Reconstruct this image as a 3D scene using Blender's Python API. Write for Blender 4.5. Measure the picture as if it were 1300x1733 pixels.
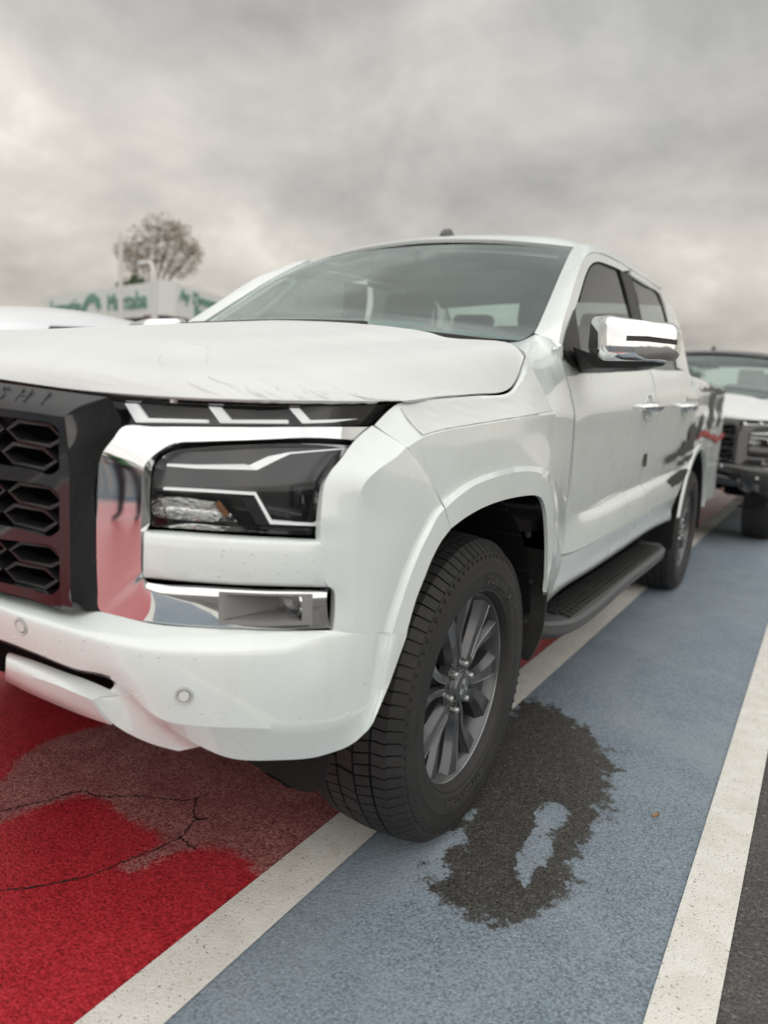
import bpy, bmesh, math, random
import numpy as np
from mathutils import Vector, Matrix
R = math.radians
random.seed(7); rng = np.random.default_rng(7)
scn = bpy.context.scene
for o in list(bpy.data.objects): bpy.data.objects.remove(o)

# ------------------------------------------------------------------ camera
CAM_POS = (1.552, -1.5772, 1.0834); YAW, PITCH, ROLL = 0.5444, -0.16, 0.0585
fw = Vector((-math.sin(YAW)*math.cos(PITCH), math.cos(YAW)*math.cos(PITCH), math.sin(PITCH)))
rt0 = Vector((math.cos(YAW), math.sin(YAW), 0)); up0 = rt0.cross(fw)
rt = rt0*math.cos(ROLL)+up0*math.sin(ROLL); up = up0*math.cos(ROLL)-rt0*math.sin(ROLL)
cd = bpy.data.cameras.new('camera'); cam = bpy.data.objects.new('camera', cd); scn.collection.objects.link(cam)
M = Matrix((rt, up, -fw)).transposed().to_4x4(); M.translation = Vector(CAM_POS); cam.matrix_world = M
cd.sensor_fit = 'VERTICAL'; cd.sensor_height = 36.0; cd.lens = 1218.7/1733*36; cd.clip_start = .05; cd.clip_end = 2000
cd.dof.use_dof = True; cd.dof.focus_distance = 1.65; cd.dof.aperture_fstop = 2.1
scn.camera = cam

# ------------------------------------------------------------------ overcast sky, soft sun, exposure
SUN_EL, SUN_AZ = R(42), R(138)
w = bpy.data.worlds.new('World'); scn.world = w; w.use_nodes = True
nt = w.node_tree; nt.nodes.clear()
def N(nt, t, **kw):
    n = nt.nodes.new(t)
    for k, v in kw.items():
        if k.startswith('i_'): n.inputs[k[2:].replace('_', ' ')].default_value = v
        else: setattr(n, k, v)
    return n
wo = N(nt, 'ShaderNodeOutputWorld'); bg = N(nt, 'ShaderNodeBackground')
sky = N(nt, 'ShaderNodeTexSky', sky_type='NISHITA'); sky.sun_disc = False; sky.sun_elevation = SUN_EL; sky.sun_rotation = SUN_AZ
sky.air_density = 1.0; sky.dust_density = 4.0
tc = N(nt, 'ShaderNodeTexCoord'); sep = N(nt, 'ShaderNodeSeparateXYZ'); nt.links.new(tc.outputs['Generated'], sep.inputs[0])
# cloud deck: the direction projected on a flat layer overhead
zz = N(nt, 'ShaderNodeMath', operation='MAXIMUM'); nt.links.new(sep.outputs[2], zz.inputs[0]); zz.inputs[1].default_value = 0.0
za = N(nt, 'ShaderNodeMath', operation='ADD'); nt.links.new(zz.outputs[0], za.inputs[0]); za.inputs[1].default_value = 0.45
dv = N(nt, 'ShaderNodeVectorMath', operation='DIVIDE'); cz = N(nt, 'ShaderNodeCombineXYZ')
for i in range(3): nt.links.new(za.outputs[0], cz.inputs[i])
nt.links.new(tc.outputs['Generated'], dv.inputs[0]); nt.links.new(cz.outputs[0], dv.inputs[1])
mp = N(nt, 'ShaderNodeMapping'); nt.links.new(dv.outputs[0], mp.inputs[0]); mp.inputs['Scale'].default_value = (1.0, 1.0, .25); mp.inputs['Location'].default_value = (3.1, 1.4, 0)
n1 = N(nt, 'ShaderNodeTexNoise'); n1.inputs['Scale'].default_value = 2.7; n1.inputs['Detail'].default_value = 10; n1.inputs['Roughness'].default_value = .55; n1.inputs['Distortion'].default_value = .15
n2 = N(nt, 'ShaderNodeTexNoise'); n2.inputs['Scale'].default_value = .9; n2.inputs['Detail'].default_value = 3
nt.links.new(mp.outputs[0], n1.inputs['Vector']); nt.links.new(mp.outputs[0], n2.inputs['Vector'])
r1 = N(nt, 'ShaderNodeValToRGB'); cr_ = r1.color_ramp
cr_.elements[0].position = .30; cr_.elements[0].color = (.265, .262, .254, 1)
cr_.elements[1].position = .74; cr_.elements[1].color = (.64, .625, .59, 1)
e = cr_.elements.new(.46); e.color = (.375, .370, .355, 1)
e = cr_.elements.new(.60); e.color = (.475, .465, .442, 1)
nt.links.new(n1.outputs[0], r1.inputs[0])
r2 = N(nt, 'ShaderNodeValToRGB'); r2.color_ramp.elements[0].position = .35; r2.color_ramp.elements[0].color = (.84, .845, .85, 1)
r2.color_ramp.elements[1].position = .65; r2.color_ramp.elements[1].color = (1.16, 1.13, 1.10, 1); nt.links.new(n2.outputs[0], r2.inputs[0])
mu = N(nt, 'ShaderNodeMix', data_type='RGBA', blend_type='MULTIPLY'); mu.inputs[0].default_value = 1
nt.links.new(r1.outputs[0], mu.inputs[6]); nt.links.new(r2.outputs[0], mu.inputs[7])
# overcast skies brighten towards the zenith
zr = N(nt, 'ShaderNodeMapRange'); zr.inputs[1].default_value = .25; zr.inputs[2].default_value = 1.0; zr.inputs[3].default_value = 1.0; zr.inputs[4].default_value = 1.4
nt.links.new(sep.outputs[2], zr.inputs[0])
mz = N(nt, 'ShaderNodeVectorMath', operation='SCALE'); nt.links.new(mu.outputs[2], mz.inputs[0]); nt.links.new(zr.outputs[0], mz.inputs['Scale'])
el = N(nt, 'ShaderNodeValToRGB'); el.color_ramp.elements[0].position = .0; el.color_ramp.elements[0].color = (1.10, 1.03, .95, 1); el.color_ramp.elements[1].position = .55; el.color_ramp.elements[1].color = (.95, .96, .955, 1); nt.links.new(sep.outputs[2], el.inputs[0])
me_ = N(nt, 'ShaderNodeMix', data_type='RGBA', blend_type='MULTIPLY'); me_.inputs[0].default_value = 1; nt.links.new(mz.outputs[0], me_.inputs[6]); nt.links.new(el.outputs[0], me_.inputs[7])
sk = N(nt, 'ShaderNodeVectorMath', operation='SCALE'); nt.links.new(sky.outputs[0], sk.inputs[0]); sk.inputs['Scale'].default_value = .10
mx = N(nt, 'ShaderNodeMix', data_type='RGBA'); mx.inputs[0].default_value = .93
nt.links.new(sk.outputs[0], mx.inputs[6]); nt.links.new(me_.outputs[2], mx.inputs[7])
nt.links.new(mx.outputs[2], bg.inputs[0]); bg.inputs[1].default_value = 1.0; nt.links.new(bg.outputs[0], wo.inputs[0])
sd = bpy.data.lights.new('sun', 'SUN'); sd.energy = 1.35; sd.angle = R(150); sd.color = (1, .985, .955)
so = bpy.data.objects.new('sun', sd); scn.collection.objects.link(so)
sdir = Vector((math.sin(SUN_AZ)*math.cos(SUN_EL), math.cos(SUN_AZ)*math.cos(SUN_EL), math.sin(SUN_EL)))
so.rotation_euler = sdir.to_track_quat('Z', 'Y').to_euler()
scn.view_settings.view_transform = 'Standard'; scn.view_settings.look = 'None'; scn.view_settings.exposure = 0.60; scn.view_settings.gamma = 1
scn.cycles.max_bounces = 10; scn.cycles.transparent_max_bounces = 16; scn.cycles.caustics_reflective = False; scn.cycles.caustics_refractive = False

# ------------------------------------------------------------------ materials
MAT = {}
def mat(name, col=(.5, .5, .5), rough=.5, metal=0, coat=0, spec=.5, emit=None, es=1, coat_rough=.03):
    m = bpy.data.materials.new(name); m.use_nodes = True; b = m.node_tree.nodes['Principled BSDF']
    b.inputs['Base Color'].default_value = (*col, 1); b.inputs['Roughness'].default_value = rough; b.inputs['Metallic'].default_value = metal
    b.inputs['Coat Weight'].default_value = coat; b.inputs['Coat Roughness'].default_value = coat_rough; b.inputs['Specular IOR Level'].default_value = spec
    if emit: b.inputs['Emission Color'].default_value = (*emit, 1); b.inputs['Emission Strength'].default_value = es
    MAT[name] = m; return m
def nodes(name): m = MAT[name]; return m.node_tree, m.node_tree.nodes['Principled BSDF']
def objcoord(t, scale=(1, 1, 1)):
    c = N(t, 'ShaderNodeTexCoord'); p = N(t, 'ShaderNodeMapping'); p.inputs['Scale'].default_value = scale
    t.links.new(c.outputs['Object'], p.inputs[0]); return p.outputs[0]
def noise(t, vec, scale, detail=4, rough=.5):
    n = N(t, 'ShaderNodeTexNoise'); n.inputs['Scale'].default_value = scale; n.inputs['Detail'].default_value = detail; n.inputs['Roughness'].default_value = rough
    t.links.new(vec, n.inputs['Vector']); return n.outputs[0]
def ramp(t, fac, stops):
    r = N(t, 'ShaderNodeValToRGB'); el = r.color_ramp.elements
    while len(el) < len(stops): el.new(.5)
    for k, (p, c) in enumerate(stops): el[k].position = p; el[k].color = (*c, 1) if len(c) == 3 else c
    t.links.new(fac, r.inputs[0]); return r.outputs[0]
def mixc(t, fac, a, b, blend='MIX'):
    m = N(t, 'ShaderNodeMix', data_type='RGBA', blend_type=blend)
    for s, v in ((0, fac), (6, a), (7, b)):
        if hasattr(v, 'is_output'): t.links.new(v, m.inputs[s])
        else: m.inputs[s].default_value = v if not isinstance(v, tuple) else ((*v, 1) if len(v) == 3 else v)
    return m.outputs[2]
def bump(t, b, h, strength=.3, dist=.002):
    n = N(t, 'ShaderNodeBump'); n.inputs['Strength'].default_value = strength; n.inputs['Distance'].default_value = dist
    t.links.new(h, n.inputs['Height']); t.links.new(n.outputs[0], b.inputs['Normal']); return n
def paint(name, col, streak):
    m = mat(name, col, .28, 0, 1.0, .5); t, b = nodes(name); b.inputs['Coat IOR'].default_value = 1.62
    c = objcoord(t, (1, 1, .035)); st = noise(t, c, 60, 1, .5)          # dried rain streaks run down the panels
    dust = noise(t, objcoord(t), 7, 4, .6)
    k = ramp(t, st, [(.45, (1, 1, 1)), (.85, streak)])
    c2 = mixc(t, .22, col, k, 'MULTIPLY')
    c3 = mixc(t, 1.0, c2, ramp(t, dust, [(.3, (.97, .97, .965)), (.7, (1, 1, 1))]), 'MULTIPLY')
    t.links.new(c3, b.inputs['Base Color'])
    t.links.new(ramp(t, dust, [(.35, (.26,)*3), (.75, (.36,)*3)]), b.inputs['Roughness'])
    return m
paint('white_paint', (.775, .83, .82), (.88, .87, .84))
paint('black_paint', (.012, .012, .014), (1.3, 1.3, 1.3))
# protective transport film on bonnet and wing
m = mat('white_film', (.72, .74, .74), .48, 0, 0, .4); t, b = nodes('white_film')
c = objcoord(t); h1 = noise(t, c, 22, 5, .6); h2 = noise(t, objcoord(t, (4, 1, 1)), 16, 4, .6)
hh = mixc(t, .5, h1, h2); bump(t, b, hh, .35, .005)
t.links.new(ramp(t, noise(t, c, 5, 5, .6), [(.3, (.655, .67, .67)), (.7, (.715, .73, .73))]), b.inputs['Base Color'])
mat('film_crease', (.70, .71, .70), .5)
mat('chrome', (.80, .81, .82), .045, 1.0)
t, b = nodes('chrome'); t.links.new(ramp(t, noise(t, objcoord(t), 9, 5, .6), [(.35, (.025,)*3), (.75, (.10,)*3)]), b.inputs['Roughness'])
mat('gloss_black', (.010, .010, .012), .08, 0, 1.0)
m = mat('satin_black', (.045, .047, .050), .42); t, b = nodes('satin_black'); bump(t, b, noise(t, objcoord(t), 900, 2), .15, .0005)
m = mat('dark_plastic', (.050, .050, .052), .55); t, b = nodes('dark_plastic'); bump(t, b, noise(t, objcoord(t), 700, 2), .25, .0006)
t.links.new(ramp(t, noise(t, objcoord(t), 14, 5, .65), [(.35, (.020, .020, .021)), (.75, (.042, .041, .039))]), b.inputs['Base Color'])
mat('step_plastic', (.085, .085, .088), .55)
mat('mesh_black', (.020, .020, .022), .38)
mat('black_void', (.004, .004, .004), .9, spec=.1)  # near-black colour that puts the shade into gaps and hollows behind panels
mat('liner', (.012, .012, .013), .75, spec=.25)
m = mat('rubber', (.026, .026, .026), .62, spec=.4); t, b = nodes('rubber')
t.links.new(ramp(t, noise(t, objcoord(t), 12, 6, .65), [(.35, (.019, .019, .019)), (.62, (.029, .028, .028)), (.8, (.050, .047, .044))]), b.inputs['Base Color'])
bump(t, b, noise(t, objcoord(t), 300, 3), .12, .001)
m = mat('alloy', (.095, .098, .105), .36, .65, .5, coat_rough=.15)
mat('alloy_edge', (.42, .43, .44), .25, .9)
mat('rubber_text', (.060, .058, .056), .6)
mat('steel', (.55, .55, .54), .28, 1.0)
mat('brake', (.18, .17, .16), .5, .8)
mat('silver_trim', (.27, .27, .275), .38, .15, .3)
mat('lamp_dark', (.018, .019, .021), .30, .2, .4)
mat('lamp_mid', (.050, .053, .058), .25, .5, .3)
mat('led_white', (.86, .87, .87), .25, 0, .4, emit=(1, 1, 1), es=.30)  # slight glow put in for sky light that the white strips reflect
m = mat('reflector', (.62, .63, .62), .16, .9); t, b = nodes('reflector')
vo = N(t, 'ShaderNodeTexVoronoi'); vo.inputs['Scale'].default_value = 95; t.links.new(objcoord(t), vo.inputs['Vector']); bump(t, b, vo.outputs['Distance'], .55, .004)
mat('amber', (.30, .13, .05), .25, .3, .5)
mat('cream_interior', (.66, .66, .63), .8); mat('dark_interior', (.17, .17, .17), .7); mat('seat_fabric', (.24, .245, .245), .6)
mat('ceramic_band', (.045, .044, .050), .55, spec=.25)
mat('decal_grey', (.030, .031, .033), .4); mat('decal_red', (.34, .03, .03), .4)
mat('sensor_grey', (.66, .68, .65), .4, 0, .3); mat('seam_dark', (.06, .06, .055), .7)
mat('rust_sticker', (.05, .045, .03), .7); mat('paper_yellow', (.75, .68, .30), .8); mat('paper_white', (.75, .75, .72), .8)
def glass(name, tint, base=.04, mul=1.0, gloss_col=(1, 1, 1), rough=.0):
    m = bpy.data.materials.new(name); m.use_nodes = True; t = m.node_tree; t.nodes.clear()
    o = N(t, 'ShaderNodeOutputMaterial'); tr = N(t, 'ShaderNodeBsdfTransparent'); gl = N(t, 'ShaderNodeBsdfGlossy'); mx = N(t, 'ShaderNodeMixShader'); lw = N(t, 'ShaderNodeFresnel')
    tr.inputs[0].default_value = (*tint, 1); gl.inputs['Roughness'].default_value = rough; gl.inputs[0].default_value = (*gloss_col, 1); lw.inputs[0].default_value = 1.52
    ad = N(t, 'ShaderNodeMath', operation='MULTIPLY_ADD'); t.links.new(lw.outputs[0], ad.inputs[0]); ad.inputs[1].default_value = mul; ad.inputs[2].default_value = base; ad.use_clamp = True
    t.links.new(ad.outputs[0], mx.inputs[0]); t.links.new(tr.outputs[0], mx.inputs[1]); t.links.new(gl.outputs[0], mx.inputs[2]); t.links.new(mx.outputs[0], o.inputs[0])
    MAT[name] = m
glass('screen_glass', (.72, .87, .83), .09, 1.5, (.90, 1, .98)); glass('side_glass', (.56, .65, .62), .03, .8); glass('lens', (.96, .965, .97), .0, .75)
m = bpy.data.materials.new('water'); MAT['water'] = m; m.use_nodes = True; b = m.node_tree.nodes['Principled BSDF']
b.inputs['Base Color'].default_value = (.80, .82, .80, 1); b.inputs['Roughness'].default_value = .04; b.inputs['Alpha'].default_value = .55; b.inputs['Specular IOR Level'].default_value = .9

# ------------------------------------------------------------------ mesh helpers
COL = scn.collection; MIR = 1
def V3(p): return np.array(p, float)
def spline(P, n, idx=False):
    """points through P (non-uniform cubic), n samples by arc length, or by station index"""
    P = np.array(P, float)
    if len(P) == 2: s = np.linspace(0, 1, n)[:, None]; return P[0]*(1-s)+P[1]*s
    d = np.linalg.norm(np.diff(P, axis=0), axis=1); d = np.maximum(d, 1e-5)
    t = np.concatenate([[0], np.cumsum(d**.5)])
    Mt = np.empty_like(P); sl = np.diff(P, axis=0)/np.diff(t)[:, None]
    for i in range(1, len(P)-1):
        h0, h1 = t[i]-t[i-1], t[i+1]-t[i]; Mt[i] = (sl[i-1]*h1+sl[i]*h0)/(h0+h1)
    Mt[0] = 1.5*sl[0]-.5*Mt[1]; Mt[-1] = 1.5*sl[-1]-.5*Mt[-2]
    def ev(i, s):
        h = t[i+1]-t[i]; s = s[:, None]
        return (2*s**3-3*s**2+1)*P[i]+(s**3-2*s**2+s)*h*Mt[i]+(-2*s**3+3*s**2)*P[i+1]+(s**3-s**2)*h*Mt[i+1]
    if idx:
        x = np.linspace(0, len(P)-1, n); out = np.empty((n, P.shape[1]))
        for i in range(len(P)-1):
            k = (x >= i-1e-9) & (x <= i+1+1e-9); out[k] = ev(i, np.clip(x[k]-i, 0, 1))
        return out
    D = np.concatenate([ev(i, np.linspace(0, 1, 24)) for i in range(len(P)-1)])
    L = np.concatenate([[0], np.cumsum(np.linalg.norm(np.diff(D, axis=0), axis=1))])
    x = np.linspace(0, L[-1], n); return np.stack([np.interp(x, L, D[:, k]) for k in range(P.shape[1])], 1)
def pline(P, n):
    P = np.array(P, float); x = np.linspace(0, len(P)-1, n); return np.stack([np.interp(x, np.arange(len(P)), P[:, k]) for k in range(3)], 1)
def loft(curves, n=32, m=6, idx=False, sharp=(), lin=False, poly=False):
    """grid [rows][n]: curves resampled to n, m steps between neighbours; sharp = curve indices with a crease"""
    C = [pline(c, n) if poly else spline(c, n, idx) for c in curves]
    if lin:
        rows = []
        for a, bb in zip(C[:-1], C[1:]): rows += [a*(1-s)+bb*s for s in np.linspace(0, 1, m, endpoint=False)]
        return np.array(rows+[C[-1]])
    cuts = [0]+sorted(sharp)+[len(C)-1]; out = []
    for a, bb in zip(cuts[:-1], cuts[1:]):
        seg = np.array(C[a:bb+1]); k = (bb-a)*m+1
        G = np.stack([spline(seg[:, j], k, True) for j in range(n)], 1)
        out.append(G if not out else G[1:])
    return np.concatenate(out)
class MB:
    def __init__(s): s.v = []; s.f = []; s.mi = []; s.flat = False
    def add(s, verts, faces, mi=0):
        o = len(s.v); s.v += [tuple(map(float, p)) for p in verts]; s.f += [tuple(i+o for i in f) for f in faces]; s.mi += [mi]*len(faces); return s
    def grid(s, G, out=None, flange=0., mi=0, fl_dirs='tblr', thick=0.):
        G = np.asarray(G, float); a, bb = G.shape[:2]
        du = np.gradient(G, axis=0); dw = np.gradient(G, axis=1); nn = np.cross(du, dw); nn /= np.maximum(np.linalg.norm(nn, axis=2, keepdims=True), 1e-9)
        flip = out is not None and (nn.reshape(-1, 3) @ V3(out)).sum() < 0
        if flip: nn = -nn
        ix = lambda i, j: i*bb+j
        F = [(ix(i, j), ix(i+1, j), ix(i+1, j+1), ix(i, j+1)) for i in range(a-1) for j in range(bb-1)]
        if flip: F = [f[::-1] for f in F]
        VV = list(G.reshape(-1, 3))
        if flange:
            loop = []
            for cnd, l in (('t', [(0, j) for j in range(bb)]), ('r', [(i, bb-1) for i in range(a)]), ('b', [(a-1, j) for j in range(bb-1, -1, -1)]), ('l', [(i, 0) for i in range(a-1, -1, -1)])):
                if cnd not in fl_dirs: continue
                base = len(VV); VV += [G[p]-nn[p]*flange for p in l]
                for k in range(len(l)-1):
                    q = (ix(*l[k]), base+k, base+k+1, ix(*l[k+1])); F.append(q if flip else q[::-1])
        return s.add(VV, F, mi)
    def box(s, c, d, rot=None, mi=0):
        c = V3(c); d = V3(d)/2; q = np.array([(x, y, z) for x in (-1, 1) for y in (-1, 1) for z in (-1, 1)])*d
        if rot is not None: q = q @ np.array(rot).T
        return s.add(q+c, [(0, 1, 3, 2), (4, 6, 7, 5), (0, 4, 5, 1), (2, 3, 7, 6), (0, 2, 6, 4), (1, 5, 7, 3)], mi)
    def tube(s, P, r, k=8, cap=True, mi=0, rx=None):
        P = np.array(P, float); n = len(P); T = np.gradient(P, axis=0); T /= np.maximum(np.linalg.norm(T, axis=1, keepdims=True), 1e-9)
        a = np.array([0, 0, 1.]) if abs(T[0][2]) < .9 else np.array([1., 0, 0]); vs = []; rr = np.broadcast_to(r, (n,))
        u = np.cross(T[0], a); u /= np.linalg.norm(u)
        for i in range(n):
            u = u-T[i]*(u@T[i]); u /= np.linalg.norm(u); w_ = np.cross(T[i], u)
            for j in range(k):
                g = 2*math.pi*j/k; vs.append(P[i]+rr[i]*(math.cos(g)*u+math.sin(g)*(rx or 1)*w_))
        F = [(i*k+j, i*k+(j+1) % k, (i+1)*k+(j+1) % k, (i+1)*k+j) for i in range(n-1) for j in range(k)]
        if cap: F += [tuple(range(k))[::-1], tuple((n-1)*k+j for j in range(k))]
        return s.add(vs, F, mi)
    def lathe(s, prof, k=64, axis='x', c=(0, 0, 0), mi=0, a0=0, a1=2*math.pi):
        """prof: (axial, radius)"""
        full = abs(a1-a0-2*math.pi) < 1e-6; kk = k if full else k+1; vs = []
        for (ax, r) in prof:
            for j in range(kk):
                g = a0+(a1-a0)*j/k; y, z = r*math.cos(g), r*math.sin(g)
                vs.append((c[0]+ax, c[1]+y, c[2]+z) if axis == 'x' else (c[0]+y, c[1]+z, c[2]+ax) if axis == 'z' else (c[0]+z, c[1]+ax, c[2]+y))
        n = len(prof); F = []
        for i in range(n-1):
            for j in range(k):
                j2 = (j+1) % kk; F.append((i*kk+j, i*kk+j2, (i+1)*kk+j2, (i+1)*kk+j))
        return s.add(vs, F, mi)
    def poly(s, pts, out, depth=.004, mi=0):
        """extruded polygon: front at pts, going back along -out"""
        P = np.array(pts, float); o = V3(out); o /= np.linalg.norm(o); n = len(P)
        nrm = sum(np.cross(P[i]-P[0], P[(i+1) % n]-P[0]) for i in range(n))
        if nrm @ o < 0: P = P[::-1]
        Q = P-o*depth; F = [tuple(range(n))]+[(i, n+i, n+(i+1) % n, (i+1) % n) for i in range(n)]+[tuple(range(2*n-1, n-1, -1))]
        return s.add(list(P)+list(Q), F, mi)
    def build(s, name, mats, parent=None, ang=32, loc=None, smooth=True, bevel=0, local=False):
        me = bpy.data.meshes.new(name); vs = np.array(s.v); fs = s.f
        if MIR < 0 and not local: vs = vs*np.array([-1, 1, 1]); fs = [f[::-1] for f in fs]
        me.from_pydata([tuple(p) for p in vs], [], fs)
        for mm in ([mats] if isinstance(mats, str) else mats): me.materials.append(MAT[mm])
        bm = bmesh.new(); bm.from_mesh(me); bm.faces.ensure_lookup_table()
        for k, f in enumerate(bm.faces): f.smooth = smooth; f.material_index = s.mi[k]
        bmesh.ops.remove_doubles(bm, verts=bm.verts, dist=1e-5)
        if bevel: bmesh.ops.bevel(bm, geom=[e_ for e_ in bm.edges if e_.is_manifold and e_.calc_face_angle(0) > .5], offset=bevel, segments=2, profile=.6, affect='EDGES', clamp_overlap=True)
        lim = R(ang)
        for e_ in bm.edges:
            if len(e_.link_faces) != 2 or e_.calc_face_angle(0) > lim: e_.smooth = False
        for f in bm.faces: f.smooth = smooth
        bm.to_mesh(me); bm.free(); me.validate()
        o = bpy.data.objects.new(name, me); COL.objects.link(o)
        if parent is not None: o.parent = parent
        if loc is not None: o.location = (loc[0]*(MIR if not local else 1), loc[1], loc[2])
        return o
def empty(name, loc=(0, 0, 0), parent=None):
    o = bpy.data.objects.new(name, None); COL.objects.link(o); o.location = loc; o.empty_display_size = .2
    if parent is not None: o.parent = parent
    return o
def tag(o, label=None, cat=None, group=None, kind=None):
    for k, v in (('label', label), ('category', cat), ('group', group), ('kind', kind)):
        if v: o[k] = v
    return o
def text_mesh(txt, size, depth, font_shear=0, spacing=1.0):
    cu = bpy.data.curves.new('t', 'FONT'); cu.body = txt; cu.size = size; cu.extrude = depth; cu.align_x = 'CENTER'; cu.align_y = 'CENTER'; cu.shear = font_shear; cu.space_character = spacing
    ob = bpy.data.objects.new('t', cu); COL.objects.link(ob); dg = bpy.context.evaluated_depsgraph_get(); me = bpy.data.meshes.new_from_object(ob.evaluated_get(dg))
    vs = np.array([tuple(v.co) for v in me.vertices]); fs = [tuple(p.vertices) for p in me.polygons]
    bpy.data.objects.remove(ob); bpy.data.curves.remove(cu); bpy.data.meshes.remove(me); return vs, fs
def offset_row(P, dv): return [tuple(V3(p)+V3(dv)) for p in P]
# ------------------------------------------------------------------ ground, bays and markings
def asphalt_nodes(t, sc=1.0, tone=1.0):
    c = objcoord(t)
    v1 = N(t, 'ShaderNodeTexVoronoi'); v1.inputs['Scale'].default_value = 170*sc; t.links.new(c, v1.inputs['Vector'])
    n = noise(t, c, 150*sc, 3, .62); n2 = noise(t, c, 2.2, 4, .6)
    agg = mixc(t, .45, ramp(t, v1.outputs['Color'], [(0, (.012*tone,)*3), (.45, (.040*tone, .039*tone, .037*tone)), (.8, (.085*tone, .080*tone, .073*tone)), (1, (.21*tone, .195*tone, .17*tone))]), ramp(t, n, [(.36, (.010*tone,)*3), (.66, (.105*tone, .10*tone, .092*tone))]))
    col = mixc(t, 1.0, agg, ramp(t, n2, [(.3, (.80,)*3), (.7, (1.15,)*3)]), 'MULTIPLY')
    inv = N(t, 'ShaderNodeMath', operation='SUBTRACT'); inv.inputs[0].default_value = 1; t.links.new(v1.outputs['Distance'], inv.inputs[1])
    hgt = mixc(t, .45, inv.outputs[0], n)
    return c, col, hgt, v1, n
def tapeset(name, col, hi, dark, rough, attr):
    """road paint over asphalt; attr mask > 0 where bare or dry"""
    m = mat(name, col, rough); t, b = nodes(name); c, acol, hgt, v1, nf = asphalt_nodes(t)
    n1 = noise(t, c, 260, 3, .7); n2 = noise(t, c, 5, 5, .6); n3 = noise(t, c, 34, 4, .7)
    base = mixc(t, ramp(t, n2, [(.3, (0,)*3), (.7, (1,)*3)]), col, hi)
    base = mixc(t, ramp(t, v1.outputs['Color'], [(0, (.50,)*3), (.35, (.0,)*3)]), base, dark)
    base = mixc(t, ramp(t, nf, [(.38, (.60,)*3), (.48, (0,)*3)]), base, dark)       # pits between the stones stay dark
    base = mixc(t, ramp(t, nf, [(.54, (0,)*3), (.68, (.45,)*3)]), base, tuple(min(1, x*1.5+.03) for x in hi))
    base = mixc(t, ramp(t, n3, [(.60, (0,)*3), (.74, (.35,)*3)]), base, dark)
    return m, t, b, c, acol, hgt, base, nf, n3
def attr(t, nm):
    a = N(t, 'ShaderNodeAttribute'); a.attribute_name = nm; return a.outputs['Fac']
def sdist(pts, poly):
    """signed distance (inside +) of pts[n,2] to a polygon"""
    P = np.array(poly)[:, :2]; d = np.full(len(pts), 1e9); ins = np.zeros(len(pts), bool)
    for a, bb in zip(P, np.roll(P, -1, 0)):
        ab = bb-a; tt = np.clip(((pts-a)@ab)/max(ab@ab, 1e-12), 0, 1); d = np.minimum(d, np.linalg.norm(pts-(a+tt[:, None]*ab), axis=1))
        cnd = ((a[1] > pts[:, 1]) != (bb[1] > pts[:, 1])) & (pts[:, 0] < (bb[0]-a[0])*(pts[:, 1]-a[1])/(bb[1]-a[1]+1e-12)+a[0]); ins ^= cnd
    return np.where(ins, d, -d)
def ldist(pts, line):
    P = np.array(line)[:, :2]; d = np.full(len(pts), 1e9)
    for a, bb in zip(P[:-1], P[1:]):
        ab = bb-a; tt = np.clip(((pts-a)@ab)/max(ab@ab, 1e-12), 0, 1); d = np.minimum(d, np.linalg.norm(pts-(a+tt[:, None]*ab), axis=1))
    return d
def sheet(name, xs, ys, z, material, attrs=()):
    G = np.array([[(x, y, z) for x in xs] for y in ys]); mb = MB(); mb.grid(G, out=(0, 0, 1)); o = mb.build(name, material, smooth=False)
    pts = np.array([tuple(v.co) for v in o.data.vertices])[:, :2]
    for nm, fn in attrs:
        a = o.data.attributes.new(nm, 'FLOAT', 'POINT'); a.data.foreach_set('value', fn(pts).astype(np.float32))
    tag(o, kind='structure'); return o
def axis(lo, a, bb, hi, st, coarse=8):
    return np.unique(np.round(np.concatenate([np.linspace(lo, a, coarse), np.arange(a, bb, st), np.linspace(bb, hi, coarse)]), 4))

m = mat('asphalt', (.05,)*3, .8); t, b = nodes('asphalt'); c, acol, hgt, _v, _n = asphalt_nodes(t, 1, 1.25)
t.links.new(acol, b.inputs['Base Color']); bump(t, b, hgt, .6, .004); t.links.new(ramp(t, noise(t, c, 3, 4), [(.35, (.45,)*3), (.65, (.8,)*3)]), b.inputs['Roughness'])
sheet('asphalt_ground', axis(-600, -40, 40, 600, 20), axis(-600, -40, 40, 600, 20), 0, 'asphalt')

# red bay
DRY = [(-0.2005,-0.5718,0),(-0.2933,-0.4651,0),(-0.3262,-0.3321,0),(-0.2833,-0.2081,0),(-0.2508,-0.0629,0),(-0.0127,0.1873,0),(0.3709,0.2697,0),(0.6038,0.0439,0),(0.6807,-0.0782,0),(0.6348,-0.428,0),(0.5723,-0.4363,0),(0.5361,-0.4161,0),(0.4665,-0.4213,0),(0.423,-0.4452,0),(0.3928,-0.4815,0),(0.3816,-0.5249,0),(0.3664,-0.5877,0),(0.3247,-0.6258,0),(0.3208,-0.5829,0),(0.3361,-0.4844,0),(0.2995,-0.474,0),(0.2244,-0.4697,0),(0.1818,-0.4797,0),(0.1099,-0.4588,0),(0.0451,-0.4634,0),(-0.0011,-0.4915,0),(-0.0137,-0.5423,0),(-0.0335,-0.6099,0),(-0.0348,-0.6549,0),(-0.0478,-0.7474,0),(-0.217,-0.6557,0)]
DARKP = [(-1.213,-0.4066,0),(-0.5895,-0.2201,0),(-0.3141,-0.196,0),(-0.3396,-0.3427,0),(-0.2907,-0.4842,0),(-0.2124,-0.5809,0),(-0.5285,-0.7093,0)]
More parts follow.
